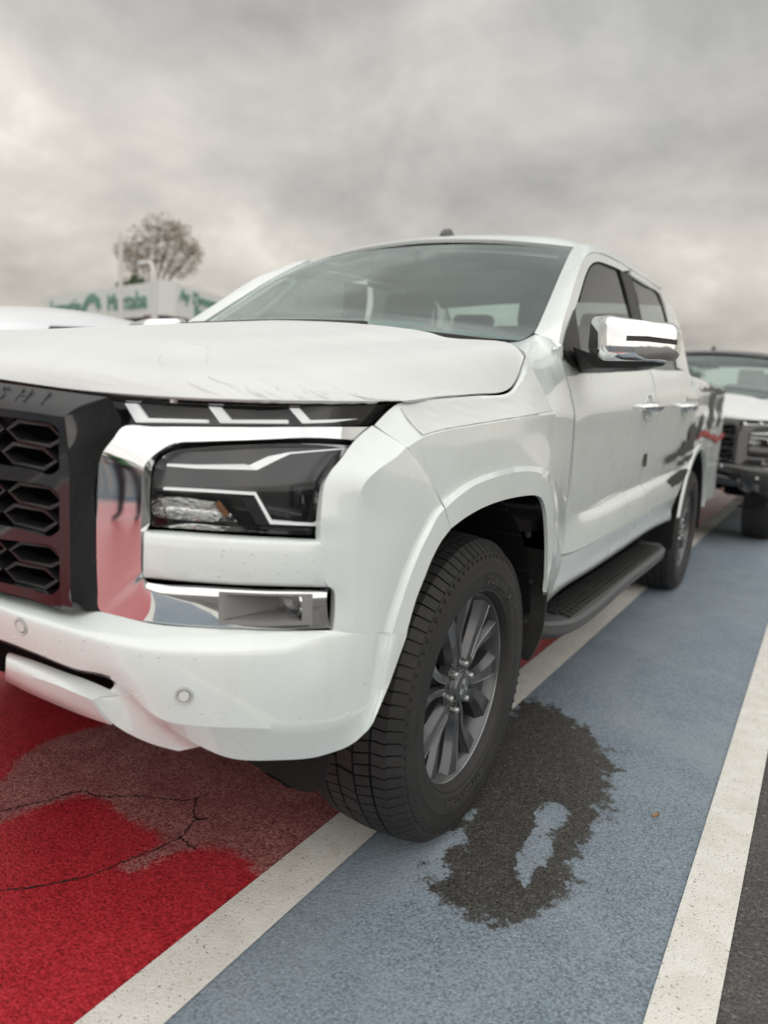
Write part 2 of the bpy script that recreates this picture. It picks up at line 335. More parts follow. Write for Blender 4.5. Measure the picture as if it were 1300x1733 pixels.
CR1 = [(-0.0898,-0.6963,0),(-0.08,-0.6354,0),(-0.0552,-0.5805,0),(-0.0304,-0.5311,0),(-0.0215,-0.4894,0),(-0.0025,-0.4642,0),(0.0464,-0.4554,0),(0.1183,-0.4007,0),(0.1813,-0.3669,0),(0.2481,-0.3267,0),(0.2557,-0.3069,0),(0.2618,-0.2808,0)]
CR2 = [(0.2578,-0.3088,0),(0.2936,-0.3535,0),(0.3244,-0.3789,0),(0.3362,-0.4136,0),(0.3499,-0.4511,0),(0.343,-0.4906,0),(0.3379,-0.5249,0),(0.3251,-0.5533,0),(0.3132,-0.6091,0),(0.2952,-0.6646,0),(0.2631,-0.7145,0),(0.2336,-0.7571,0),(0.1724,-0.8177,0)]
CR3 = [(0.3244,-0.3789,0),(0.3464,-0.356,0)]; CR4 = [(0.3499,-0.4511,0),(0.3849,-0.4594,0),(0.4081,-0.4591,0)]
m, t, b, c, acol, hgt, base, n1, n3 = tapeset('red_road_paint', (.42, .022, .032), (.52, .036, .048), (.13, .010, .013), .45, 'dry')
dn = noise(t, c, 26, 5, .65); f = N(t, 'ShaderNodeMath', operation='MULTIPLY_ADD'); t.links.new(dn, f.inputs[0]); f.inputs[1].default_value = .05; f.inputs[2].default_value = -.025
ad = N(t, 'ShaderNodeMath', operation='ADD'); t.links.new(attr(t, 'dry'), ad.inputs[0]); t.links.new(f.outputs[0], ad.inputs[1])
g2 = N(t, 'ShaderNodeMath', operation='MULTIPLY_ADD'); t.links.new(n1, g2.inputs[0]); g2.inputs[1].default_value = .09; g2.inputs[2].default_value = -.045
a2 = N(t, 'ShaderNodeMath', operation='ADD'); t.links.new(ad.outputs[0], a2.inputs[0]); t.links.new(g2.outputs[0], a2.inputs[1])
mr = N(t, 'ShaderNodeMapRange'); mr.inputs[1].default_value = -.008; mr.inputs[2].default_value = .014; t.links.new(a2.outputs[0], mr.inputs[0])
pale = mixc(t, ramp(t, n1, [(.38, (0,)*3), (.62, (1,)*3)]), (.16, .034, .036), (.50, .205, .19))
pale = mixc(t, ramp(t, noise(t, c, 8, 4), [(.35, (0,)*3), (.7, (.6,)*3)]), pale, (.20, .035, .037))
col = mixc(t, mr.outputs[0], base, pale)
t.links.new(col, b.inputs['Base Color']); bump(t, b, hgt, .45, .005)
t.links.new(ramp(t, mr.outputs[0], [(0, (.30,)*3), (1, (.85,)*3)]), b.inputs['Roughness'])
xs = axis(-2.4, -.5, .607, .609, .012, 24); xs = np.unique(np.concatenate([xs[xs < .606], [.607]])); ys = axis(-14, -1.0, .35, 30, .012, 40)
red = sheet('red_bay', xs, ys, .004, 'red_road_paint', [('dry', lambda p: np.clip(sdist(p, DRY), -.3, .3))])
mat('crack_dirt', (.030, .012, .011), .9)
for q in (CR1, CR2, CR3, CR4):
    n_ = max(6, int(len(q)*12)); P = spline(q, n_); P[:, :2] += rng.normal(0, .0022, (n_, 2)); P[:, 2] = .0052; T = np.gradient(P, axis=0); W = np.stack([-T[:, 1], T[:, 0], 0*T[:, 0]], 1); W /= np.linalg.norm(W, axis=1, keepdims=True)
    wd = np.abs(rng.normal(.0014, .0011, n_))[:, None]+.0005; mb = MB(); mb.grid(np.array([P+W*wd, P-W*wd]), out=(0, 0, 1)); mb.build('crack', 'crack_dirt', red, smooth=False)

# blue strip with the worn patch
BARE = [(0.7286,0.7553,0),(0.7212,0.8318,0),(0.7662,0.8947,0),(0.8481,0.8516,0),(0.9253,0.811,0),(0.9913,0.7616,0),(1.061,0.6858,0),(1.123,0.5686,0),(1.146,0.459,0),(1.154,0.3684,0),(1.151,0.3397,0),(1.17,0.223,0),(1.17,0.1663,0),(1.166,0.127,0),(1.167,0.0638,0),(1.17,0.0165,0),(1.183,-0.0516,0),(1.188,-0.0846,0),(1.168,-0.146,0),(1.165,-0.1855,0),(1.152,-0.2128,0),(1.118,-0.2286,0),(1.101,-0.2535,0),(1.062,-0.2514,0),(1.054,-0.275,0),(1.041,-0.2862,0),(1.017,-0.2844,0),(0.9915,-0.285,0),(0.9539,-0.2622,0),(0.9211,-0.2479,0),(0.9143,-0.1979,0),(0.9195,-0.1413,0),(0.897,-0.0128,0),(0.876,0.0861,0),(0.8674,-0.0034,0),(0.7814,-0.0678,0),(0.6839,0.1053,0),(0.6964,0.4751,0)]
ISLE = [(1.003,0.2355,0),(1.027,0.2645,0),(1.059,0.2702,0),(1.102,0.239,0),(1.112,0.196,0),(1.101,0.1399,0),(1.105,0.0814,0),(1.115,0.0305,0),(1.113,-0.0203,0),(1.102,-0.0598,0),(1.107,-0.1072,0),(1.1,-0.1194,0),(1.071,-0.1089,0),(1.05,-0.072,0),(1.036,0.001,0),(1.033,0.0885,0)]
m, t, b, c, acol, hgt, base, n1, n3 = tapeset('blue_road_paint', (.185, .235, .285), (.235, .285, .335), (.065, .080, .095), .5, 'bare')
base = mixc(t, ramp(t, noise(t, c, 1.7, 5, .65), [(.46, (0,)*3), (.68, (.55,)*3)]), base, (.29, .335, .375))
dn = noise(t, c, 70, 5, .75); f = N(t, 'ShaderNodeMath', operation='MULTIPLY_ADD'); t.links.new(dn, f.inputs[0]); f.inputs[1].default_value = .12; f.inputs[2].default_value = -.06
lo = N(t, 'ShaderNodeMath', operation='MULTIPLY_ADD'); t.links.new(noise(t, c, 13, 3, .6), lo.inputs[0]); lo.inputs[1].default_value = .20; lo.inputs[2].default_value = -.095
l2 = N(t, 'ShaderNodeMath', operation='ADD'); t.links.new(f.outputs[0], l2.inputs[0]); t.links.new(lo.outputs[0], l2.inputs[1])
ad = N(t, 'ShaderNodeMath', operation='ADD'); t.links.new(attr(t, 'bare'), ad.inputs[0]); t.links.new(l2.outputs[0], ad.inputs[1])
g2 = N(t, 'ShaderNodeMath', operation='MULTIPLY_ADD'); t.links.new(n1, g2.inputs[0]); g2.inputs[1].default_value = .09; g2.inputs[2].default_value = -.045
a2 = N(t, 'ShaderNodeMath', operation='ADD'); t.links.new(ad.outputs[0], a2.inputs[0]); t.links.new(g2.outputs[0], a2.inputs[1])
mr = N(t, 'ShaderNodeMapRange'); mr.inputs[1].default_value = -.006; mr.inputs[2].default_value = .010; t.links.new(a2.outputs[0], mr.inputs[0])
ac2 = mixc(t, 1.0, acol, (1.05, 1.04, 1.01), 'MULTIPLY')
t.links.new(mixc(t, mr.outputs[0], base, ac2), b.inputs['Base Color']); bump(t, b, hgt, .45, .005)
t.links.new(ramp(t, mr.outputs[0], [(0, (.55,)*3), (1, (.45,)*3)]), b.inputs['Roughness'])
xs = axis(.717, .72, 1.40, 1.409, .014, 3); ys = axis(-12, -1.0, 1.2, 40, .014, 50)
sheet('blue_walkway', xs, ys, .0045, 'blue_road_paint', [('bare', lambda p: np.clip(np.where(sdist(p, ISLE) > -.002, -sdist(p, ISLE), sdist(p, BARE)), -.3, .3))])

m = mat('white_road_paint', (.62, .60, .55), .65); t, b = nodes('white_road_paint'); c, acol, hgt, _v, n1 = asphalt_nodes(t); n3 = noise(t, c, 11, 5, .65)
wc = mixc(t, ramp(t, n3, [(.35, (0,)*3), (.7, (1,)*3)]), (.76, .745, .70), (.64, .615, .56)); wc = mixc(t, ramp(t, n1, [(.28, (1,)*3), (.40, (0,)*3)]), wc, (.16, .145, .12))
wear = noise(t, c, 3.2, 6, .7); wc = mixc(t, ramp(t, wear, [(.66, (0,)*3), (.70, (.8,)*3)]), wc, (.17, .15, .125))
t.links.new(wc, b.inputs['Base Color']); bump(t, b, hgt, .4, .004)
sheet('white_line', [.600, .66, .722], axis(-14, -2, 6, 40, .2), .0085, 'white_road_paint')
sheet('white_line', [1.409, 1.46, 1.519], axis(-14, -2, 6, 40, .2), .0085, 'white_road_paint')
# the bays across the lane, seen in the chrome
sheet('white_line', [-2.52, -2.4], axis(-14, -2, 6, 30, .5), .0085, 'white_road_paint')
sheet('blue_walkway', [-3.5, -2.52], axis(-14, -2, 6, 30, .5), .0045, 'blue_road_paint')
sheet('white_line', [-3.62, -3.5], axis(-14, -2, 6, 30, .5), .0085, 'white_road_paint')
# ------------------------------------------------------------------ the pickup truck (front axle at the origin, nose towards -y, its left side at +x)
truck = tag(empty('pickup_truck'), 'white double-cab pickup truck with chrome front trim filling the foreground', 'pickup truck', 'pickup trucks in the car park')
def part(name, mats, mb, parent=None, **kw): return mb.build(name, mats, parent or truck, **kw)
def pair(fn):
    global MIR
    for s in (1, -1): MIR = s; fn(s)
    MIR = 1
def g1(*a, out=(0, -1, 0), flange=.012, fl='tblr', **kw): mb = MB(); mb.grid(loft(*a, **kw), out=out, flange=flange, fl_dirs=fl); return mb
OUTFR = (.5, -.85, .1)

# ---- bumper cover
LMP = [(0.8497,-0.4758,1.029),(0.8526,-0.5348,1.003),(0.8553,-0.5789,0.9723),(0.8556,-0.6082,0.952),(0.8556,-0.6217,0.9333),(0.8572,-0.6283,0.9045),(0.8597,-0.6327,0.8757),(0.8597,-0.6326,0.8509),(0.862,-0.6322,0.8263),(0.8641,-0.6275,0.7906),(0.8677,-0.6187,0.7642),(0.8728,-0.6045,0.753),(0.8741,-0.6003,0.7201),(0.8753,-0.603,0.6896),(0.8747,-0.605,0.6826)]
CRS = [(0.8982,-0.4317,0.9937),(0.9,-0.4627,0.9789),(0.9004,-0.5287,0.9571),(0.8966,-0.5549,0.9411),(0.8935,-0.5652,0.9273),(0.8905,-0.5693,0.9031),(0.8904,-0.5698,0.8522),(0.8908,-0.5682,0.79),(0.8914,-0.5652,0.7264),(0.8919,-0.563,0.6746)]
CMID = [(0.9056,-0.3697,0.9464),(0.9082,-0.4009,0.9284),(0.9091,-0.4335,0.8925),(0.9079,-0.4638,0.8409),(0.9062,-0.489,0.7788),(0.9045,-0.5037,0.7155),(0.9032,-0.5139,0.6624)]
FLO = [(0.9141,-0.3013,0.8757),(0.9133,-0.3316,0.8586),(0.9128,-0.3504,0.8431),(0.9115,-0.3841,0.8102),(0.9095,-0.4197,0.7593),(0.9074,-0.4512,0.6978),(0.9059,-0.47,0.6506)]
FLI = [(0.9234,-0.3083,0.8693),(0.9227,-0.3362,0.8534),(0.9222,-0.3526,0.8366),(0.9209,-0.3861,0.8028),(0.9189,-0.4217,0.7522),(0.9168,-0.4526,0.6932),(0.9154,-0.4711,0.653)]
ARE = [(0.926,-0.28,0.8243),(0.9252,-0.3181,0.8028),(0.9243,-0.3497,0.773),(0.9235,-0.3728,0.7416),(0.9222,-0.4003,0.7011),(0.9208,-0.423,0.6477),(0.9208,-0.4244,0.6422)]
R0 = [(0,-0.905,0.728),(0.3734,-0.8911,0.7114),(0.4573,-0.8797,0.7091),(0.5252,-0.8663,0.7028),(0.5814,-0.8508,0.7111),(0.671,-0.8145,0.7009),(0.7361,-0.7752,0.6991),(0.7942,-0.7281,0.6968),(0.8372,-0.6754,0.691),(0.8621,-0.627,0.6853),(0.8747,-0.605,0.6826),(0.8919,-0.563,0.6746),(0.9032,-0.5139,0.6624),(0.9059,-0.47,0.6506),(0.9154,-0.4711,0.653),(0.9208,-0.4244,0.6422)]
R1a = [(0,-0.947,0.712),(0.4337,-0.9268,0.7065),(0.5098,-0.9137,0.6997),(0.5819,-0.8956,0.6916),(0.6446,-0.8727,0.6835),(0.7021,-0.8411,0.677),(0.7612,-0.799,0.6761),(0.8141,-0.7492,0.6754),(0.8522,-0.6928,0.6739),(0.8689,-0.6438,0.6778),(0.8762,-0.6068,0.6792),(0.892,-0.5627,0.6703),(0.9032,-0.5136,0.6584),(0.9059,-0.4706,0.6473),(0.9153,-0.4717,0.6497),(0.9207,-0.425,0.6388)]
R1 = [(0,-0.951,0.7),(0.4376,-0.9293,0.7009),(0.5132,-0.9161,0.6931),(0.5849,-0.8978,0.6851),(0.6473,-0.8748,0.678),(0.7045,-0.8432,0.6714),(0.7634,-0.8011,0.6709),(0.8162,-0.7513,0.6706),(0.8543,-0.6951,0.669),(0.8704,-0.6454,0.6734),(0.8777,-0.6087,0.6768),(0.8924,-0.563,0.6672),(0.9033,-0.5133,0.6556),(0.9058,-0.4712,0.644),(0.9153,-0.4723,0.6465),(0.9207,-0.4256,0.6355)]
R2 = [(0,-0.953,0.66),(0.4367,-0.9294,0.6776),(0.5126,-0.9162,0.6674),(0.5846,-0.8979,0.6539),(0.6473,-0.8749,0.6413),(0.7056,-0.8437,0.6254),(0.7656,-0.802,0.6182),(0.8193,-0.7525,0.6146),(0.8588,-0.6973,0.6092),(0.8795,-0.6496,0.6075),(0.8873,-0.6115,0.6081),(0.895,-0.5651,0.6065),(0.9025,-0.5188,0.6056),(0.905,-0.4803,0.6063),(0.9144,-0.4814,0.6089),(0.9194,-0.444,0.604)]
R3 = [(0,-0.948,0.625),(0.4301,-0.9263,0.6489),(0.5071,-0.9133,0.6403),(0.5801,-0.8951,0.6273),(0.6426,-0.8713,0.6205),(0.7063,-0.8319,0.5564),(0.7615,-0.7963,0.5466),(0.8161,-0.7459,0.5409),(0.8542,-0.6916,0.5296),(0.8748,-0.6404,0.5184),(0.8854,-0.6011,0.5132),(0.8928,-0.5589,0.5129),(0.8992,-0.5171,0.5201),(0.9019,-0.4867,0.5381),(0.9102,-0.4842,0.5465),(0.9154,-0.4703,0.5527)]
R4 = [(0,-0.9,0.615),(0.3399,-0.8741,0.6095),(0.4292,-0.8638,0.603),(0.5136,-0.8485,0.5919),(0.5962,-0.8353,0.5917),(0.701,-0.8211,0.5427),(0.7365,-0.7749,0.4965),(0.7753,-0.7344,0.4691),(0.8284,-0.6669,0.4558),(0.8537,-0.616,0.447),(0.8671,-0.5812,0.4458),(0.8781,-0.5506,0.4471),(0.8878,-0.531,0.455),(0.8947,-0.5129,0.4663),(0.9027,-0.5141,0.4762),(0.9093,-0.5097,0.4904)]
R5 = [tuple(V3(p)+V3((-.04*(p[0] > .5), .10, .015))) for p in R4]
BART = [(0.636,-0.8047,0.849),(0.6861,-0.7812,0.8505),(0.7179,-0.761,0.8497),(0.7624,-0.7271,0.848),(0.8023,-0.6869,0.8456),(0.8346,-0.6344,0.8408),(0.8479,-0.6143,0.8396)]
BARA = [(0.6525,-0.8191,0.8466),(0.7015,-0.7953,0.847),(0.7333,-0.7759,0.8464),(0.7768,-0.7423,0.8451),(0.8163,-0.7031,0.8432),(0.8489,-0.6528,0.8392),(0.8609,-0.6299,0.8378)]
BARM = [(0.6554,-0.8222,0.8389),(0.7047,-0.7981,0.8394),(0.7356,-0.778,0.8385),(0.779,-0.7444,0.8376),(0.8184,-0.7052,0.8362),(0.8511,-0.6551,0.832),(0.8624,-0.6313,0.8282)]
BARB = [(0.6548,-0.8225,0.7833),(0.7053,-0.7977,0.7812),(0.7364,-0.7774,0.7792),(0.7801,-0.7434,0.777),(0.8197,-0.7036,0.7748),(0.8524,-0.6526,0.7695),(0.8668,-0.6209,0.7655)]
BARC = [(0.6502,-0.818,0.7748),(0.6992,-0.792,0.7732),(0.7307,-0.7716,0.7722),(0.7748,-0.7375,0.77),(0.8145,-0.6972,0.7676),(0.8471,-0.6453,0.762),(0.8648,-0.6092,0.7576)]
WG = [[(0.6352,-0.87,0.6171),(0.6632,-0.8472,0.5894),(0.7,-0.8263,0.5504),(0.7197,-0.8006,0.5222),(0.7373,-0.7743,0.4955)], [(0.6056,-0.8426,0.5842),(0.6424,-0.8324,0.5623),(0.6719,-0.8163,0.5322),(0.6952,-0.7944,0.5039),(0.7191,-0.7723,0.4857)], [(0.5978,-0.8728,0.5719),(0.6071,-0.8463,0.5261),(0.6301,-0.8246,0.5018),(0.6592,-0.8025,0.4852),(0.6932,-0.7793,0.475)]]
SKD = [[(0.3932,-0.8888,0.6067),(0.4545,-0.8801,0.6034),(0.5117,-0.8694,0.5968),(0.5634,-0.8562,0.5896),(0.6194,-0.8396,0.5757)], [(0.4206,-0.9115,0.6114),(0.4843,-0.8993,0.6031),(0.5327,-0.8892,0.5951),(0.5641,-0.8789,0.5859),(0.5991,-0.866,0.574)], [(0.424,-0.9151,0.5945),(0.4914,-0.9041,0.591),(0.5392,-0.8938,0.5861),(0.5724,-0.8849,0.579),(0.5977,-0.875,0.5716)], [(0.4081,-0.9071,0.5753),(0.4759,-0.8948,0.563),(0.5289,-0.8819,0.5535),(0.5664,-0.8699,0.5455),(0.6004,-0.8571,0.5374)], [(0.3646,-0.8819,0.545),(0.4401,-0.8723,0.5338),(0.4992,-0.8618,0.5264),(0.5454,-0.855,0.5225),(0.6034,-0.8434,0.5186)]]
def bumper(s):
    mb = MB()
    mb.grid(loft([LMP, CRS, CMID, FLO], 56, 8, sharp=(1,)), out=OUTFR, flange=.016, fl_dirs='tl')
    mb.grid(loft([FLO, FLI, ARE], 56, 4, sharp=(1,)), out=OUTFR, flange=.012, fl_dirs='lb')
    mb.grid(loft([R0, R1a, R1, R2, R3], 151, 6, idx=True, sharp=()), out=OUTFR, flange=.0)
    mb.grid(loft([R3, R4, R5], 151, 5, idx=True, sharp=(1,)), out=OUTFR, flange=.0)
    mb.grid(loft([BART, BARA, BARM, BARB, BARC], 61, 4, idx=True), out=OUTFR, flange=.02)
    bp = part('bumper', 'white_paint', mb, ang=20)
    mb = MB(); mb.grid(loft(WG, 21, 5), out=OUTFR, flange=.006); part('bumper_wing', 'white_paint', mb, bp)
    mb = MB(); mb.grid(loft(SKD, 25, 4, sharp=(2,)), out=OUTFR, flange=.008); part('skid_plate', 'white_paint', mb, bp)
    # parking sensors
    for P in ([(0.7451,-0.8181,0.6003),(0.7366,-0.8236,0.5998),(0.7535,-0.8124,0.6007)], [(0.4831,-0.9224,0.6821),(0.4743,-0.924,0.6835),(0.4917,-0.9209,0.6807)]):
        tvec = V3(P[2])-V3(P[1]); nrm = np.cross((0, 0, 1.), tvec); nrm /= np.linalg.norm(nrm)
        if nrm[1] > 0: nrm = -nrm
        Rm = np.stack([nrm, tvec/np.linalg.norm(tvec), (0, 0, 1)], 1)
        for nm, prof, mt in (('sensor_ring', [(-.004, .0135), (.0012, .0132), (.0018, .0125), (.0005, .0108), (-.006, .0106)], 'sensor_grey'), ('parking_sensor', [(-.004, .0094), (.0012, .0093), (.0019, .0085), (.0019, .0001)], 'sensor_grey'), ('sensor_gap', [(.0016, .0104), (.0018, .0093)], 'seam_dark'), ('sensor_gap', [(.0004, .0140), (.0012, .0134)], 'seam_dark')):
            q = MB(); q.lathe(prof, 32, 'x'); q.v = [tuple(Rm@V3(p)+V3(P[0])) for p in q.v]; part(nm, mt, q, bp)
pair(bumper)
# dark shell behind the nose, sill and arches
mb = MB()
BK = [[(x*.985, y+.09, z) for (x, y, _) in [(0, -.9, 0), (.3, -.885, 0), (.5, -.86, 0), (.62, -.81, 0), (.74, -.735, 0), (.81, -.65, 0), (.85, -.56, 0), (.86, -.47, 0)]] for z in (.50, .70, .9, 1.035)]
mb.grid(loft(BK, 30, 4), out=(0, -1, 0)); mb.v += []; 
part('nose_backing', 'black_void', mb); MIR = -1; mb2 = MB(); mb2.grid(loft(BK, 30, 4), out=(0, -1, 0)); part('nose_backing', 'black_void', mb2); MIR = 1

# ---- chrome trim round the lamps
CO = [(0.8447,-0.4756,1.026),(0.8173,-0.6242,1.025),(0.7635,-0.7075,1.021),(0.6919,-0.7649,1.017),(0.6435,-0.7935,1.014),(0.5981,-0.8145,1.011),(0.5902,-0.8284,0.9909),(0.5784,-0.8365,0.9715),(0.5725,-0.8397,0.957),(0.5703,-0.8421,0.9266),(0.5705,-0.8447,0.8792),(0.5741,-0.848,0.8028),(0.5789,-0.8498,0.745),(0.5835,-0.8501,0.7143),(0.6158,-0.8389,0.7076),(0.671,-0.8145,0.7029),(0.7361,-0.7752,0.7006),(0.7941,-0.7281,0.6983),(0.8425,-0.6666,0.692),(0.872,-0.6068,0.6877)]
C1 = [(0.8473,-0.4892,1.023),(0.8208,-0.6285,1.022),(0.7703,-0.708,1.018),(0.6996,-0.7659,1.014),(0.6537,-0.7952,1.01),(0.6122,-0.8156,1.006),(0.5966,-0.8257,0.9877),(0.584,-0.8352,0.9691),(0.5769,-0.8376,0.9554),(0.5769,-0.8416,0.9264),(0.5774,-0.8445,0.8801),(0.5815,-0.848,0.8059),(0.5866,-0.85,0.7515),(0.5945,-0.8494,0.7194),(0.6187,-0.8378,0.7129),(0.6723,-0.8145,0.709),(0.7371,-0.7757,0.7069),(0.7947,-0.729,0.7046),(0.8425,-0.6685,0.6981),(0.8699,-0.6097,0.6942)]
C2 = [(0.8519,-0.5215,1.01),(0.8251,-0.6335,1.014),(0.7818,-0.7038,1.01),(0.7142,-0.7635,1.003),(0.6828,-0.7854,0.9994),(0.6656,-0.7937,0.9935),(0.6492,-0.8074,0.9777),(0.6412,-0.8155,0.9652),(0.638,-0.8173,0.9566),(0.6384,-0.821,0.9327),(0.6392,-0.8238,0.8861),(0.6424,-0.8262,0.8318),(0.6445,-0.8278,0.794),(0.6465,-0.8282,0.7761),(0.6522,-0.8237,0.7617),(0.6698,-0.8163,0.7578),(0.7367,-0.7772,0.7594),(0.7943,-0.7307,0.7577),(0.8426,-0.6704,0.7526),(0.868,-0.6178,0.7466)]
C3 = [(0.8472,-0.5251,1.004),(0.8232,-0.6306,1.008),(0.7806,-0.7008,1.003),(0.7129,-0.7596,0.9957),(0.6834,-0.781,0.9919),(0.6719,-0.7909,0.9861),(0.6575,-0.8045,0.9709),(0.6477,-0.8112,0.9582),(0.6451,-0.813,0.9525),(0.6431,-0.8152,0.9319),(0.6436,-0.8177,0.886),(0.646,-0.82,0.8305),(0.6478,-0.8213,0.7963),(0.6489,-0.8216,0.783),(0.6546,-0.8217,0.7715),(0.6682,-0.8126,0.7665),(0.7315,-0.7723,0.7671),(0.7895,-0.7257,0.7645),(0.8378,-0.6648,0.7595),(0.8642,-0.608,0.7526)]
C1 = [tuple(V3(a)*.78+V3(c_)*.22) for a, c_ in zip(CO[:15], C3[:15])]+C1[15:]; C2 = [tuple(V3(a)*.22+V3(c_)*.78) for a, c_ in zip(CO[:15], C3[:15])]+C2[15:]
CI = [(0.8353,-0.5179,0.995),(0.813,-0.6169,0.9977),(0.7727,-0.6859,0.9951),(0.7021,-0.7476,0.9856),(0.6806,-0.7635,0.9819),(0.6673,-0.7746,0.9759),(0.6535,-0.7875,0.9652),(0.6482,-0.7946,0.9546),(0.6455,-0.797,0.9479),(0.6447,-0.7985,0.9299),(0.6457,-0.8013,0.8846),(0.6465,-0.8042,0.8563),(0.6438,-0.8077,0.8515)]
def chrome_trim(s):
    mb = MB(); mb.grid(loft([CO, C1, C2, C3], 191, 5, idx=True), out=OUTFR, flange=.005)
    keep = [k for k, f in enumerate(mb.f) if not (5 <= (min(f)//191) < 10 and 165 <= (min(f) % 191) < 184)]; mb.f = [mb.f[k] for k in keep]; mb.mi = [0]*len(keep)      # opening for the fog lamp
    part('chrome_trim', 'chrome', mb, ang=40)
    mb = MB(); mb.grid(loft([C3[:13], CI], 97, 3, idx=True), out=(1, -.5, -.5)); part('trim_return', 'chrome', mb)
    mb = MB(); mb.grid(loft([C3[11:], offset_row(C3[11:], (-.005, .03, .004))], 61, 2, idx=True), out=(0, 0, 1)); part('trim_return', 'chrome', mb)
    # fog-lamp pocket
    fr = [(0.7607,-0.7625,0.7616),(0.8155,-0.7124,0.7585),(0.8588,-0.6454,0.7521),(0.8596,-0.6436,0.6983),(0.8166,-0.7111,0.7035),(0.7608,-0.7624,0.7068)]
    inn = [(0.7676,-0.7564,0.7563),(0.8153,-0.712,0.7549),(0.8497,-0.662,0.7497),(0.8503,-0.6609,0.7066),(0.8162,-0.7109,0.7113),(0.7669,-0.7569,0.7142)]
    mb = MB(); n = 6; mb.add(fr+inn, [(i, (i+1) % n, n+(i+1) % n, n+i)[::-1] for i in range(n)]); bz = part('fog_bezel', 'silver_trim', mb)
    back = [(0.7683,-0.7571,0.7571),(0.7872,-0.6515,0.7366),(0.8062,-0.6053,0.7285),(0.8064,-0.6047,0.7006),(0.7877,-0.6508,0.7136),(0.769,-0.7565,0.7161)]
    mb = MB(); mb.add(inn+back, [(6, 7, 10, 11), (7, 8, 9, 10), (0, 1, 7, 6), (1, 2, 8, 7), (4, 5, 11, 10), (3, 4, 10, 9), (2, 3, 9, 8), (5, 0, 6, 11)]); part('fog_pocket', 'silver_trim', mb, bz, smooth=False)
    P = V3([(0.8082,-0.6419,0.7273)][0]); q = MB(); q.lathe([(-.012, .030), (.002, .030), (.004, .027), (-.004, .024), (-.008, .0001)], 32, 'y'); q.v = [tuple(V3(p)*V3((1, -1, 1))+P) for p in q.v]; part('fog_lamp', 'chrome', q, bz)
    q = MB(); q.lathe([(.003, .027), (.010, .018), (.0125, .0001)], 28, 'y'); q.v = [tuple(V3(p)*V3((1, -1, 1))+P) for p in q.v]; part('fog_lens', 'lens', q, bz)
    q = MB(); q.lathe([(-.02, .036), (.0, .035), (.001, .029)], 28, 'y'); q.v = [tuple(V3(p)*V3((1, -1, 1))+P) for p in q.v]; part('fog_housing', 'lamp_dark', q, bz)
pair(chrome_trim)

# ---- head lamps
HT = [(0.6464,-0.7977,0.9367),(0.6533,-0.7944,0.9589),(0.6735,-0.7815,0.9771),(0.7101,-0.7566,0.9861),(0.7801,-0.697,0.9951),(0.8213,-0.6275,0.9977),(0.8447,-0.5334,0.9941)]
HM = [(0.6482,-0.8012,0.8945),(0.6653,-0.7995,0.9003),(0.7004,-0.7831,0.9069),(0.7385,-0.7574,0.9131),(0.7942,-0.7098,0.9214),(0.827,-0.6614,0.9271),(0.8463,-0.6073,0.9311)]
HB = [(0.6459,-0.8001,0.8547),(0.6693,-0.7906,0.8555),(0.6989,-0.7746,0.8559),(0.7374,-0.7482,0.8548),(0.7903,-0.7022,0.8527),(0.8226,-0.659,0.8494),(0.8432,-0.6099,0.8443)]
def ribbon(c, w, dd):
    """flat strip along c (3D points), width w up/down"""
    P = np.array(c); return [P+V3((0, 0, w/2)), P-V3((0, 0, w/2))]
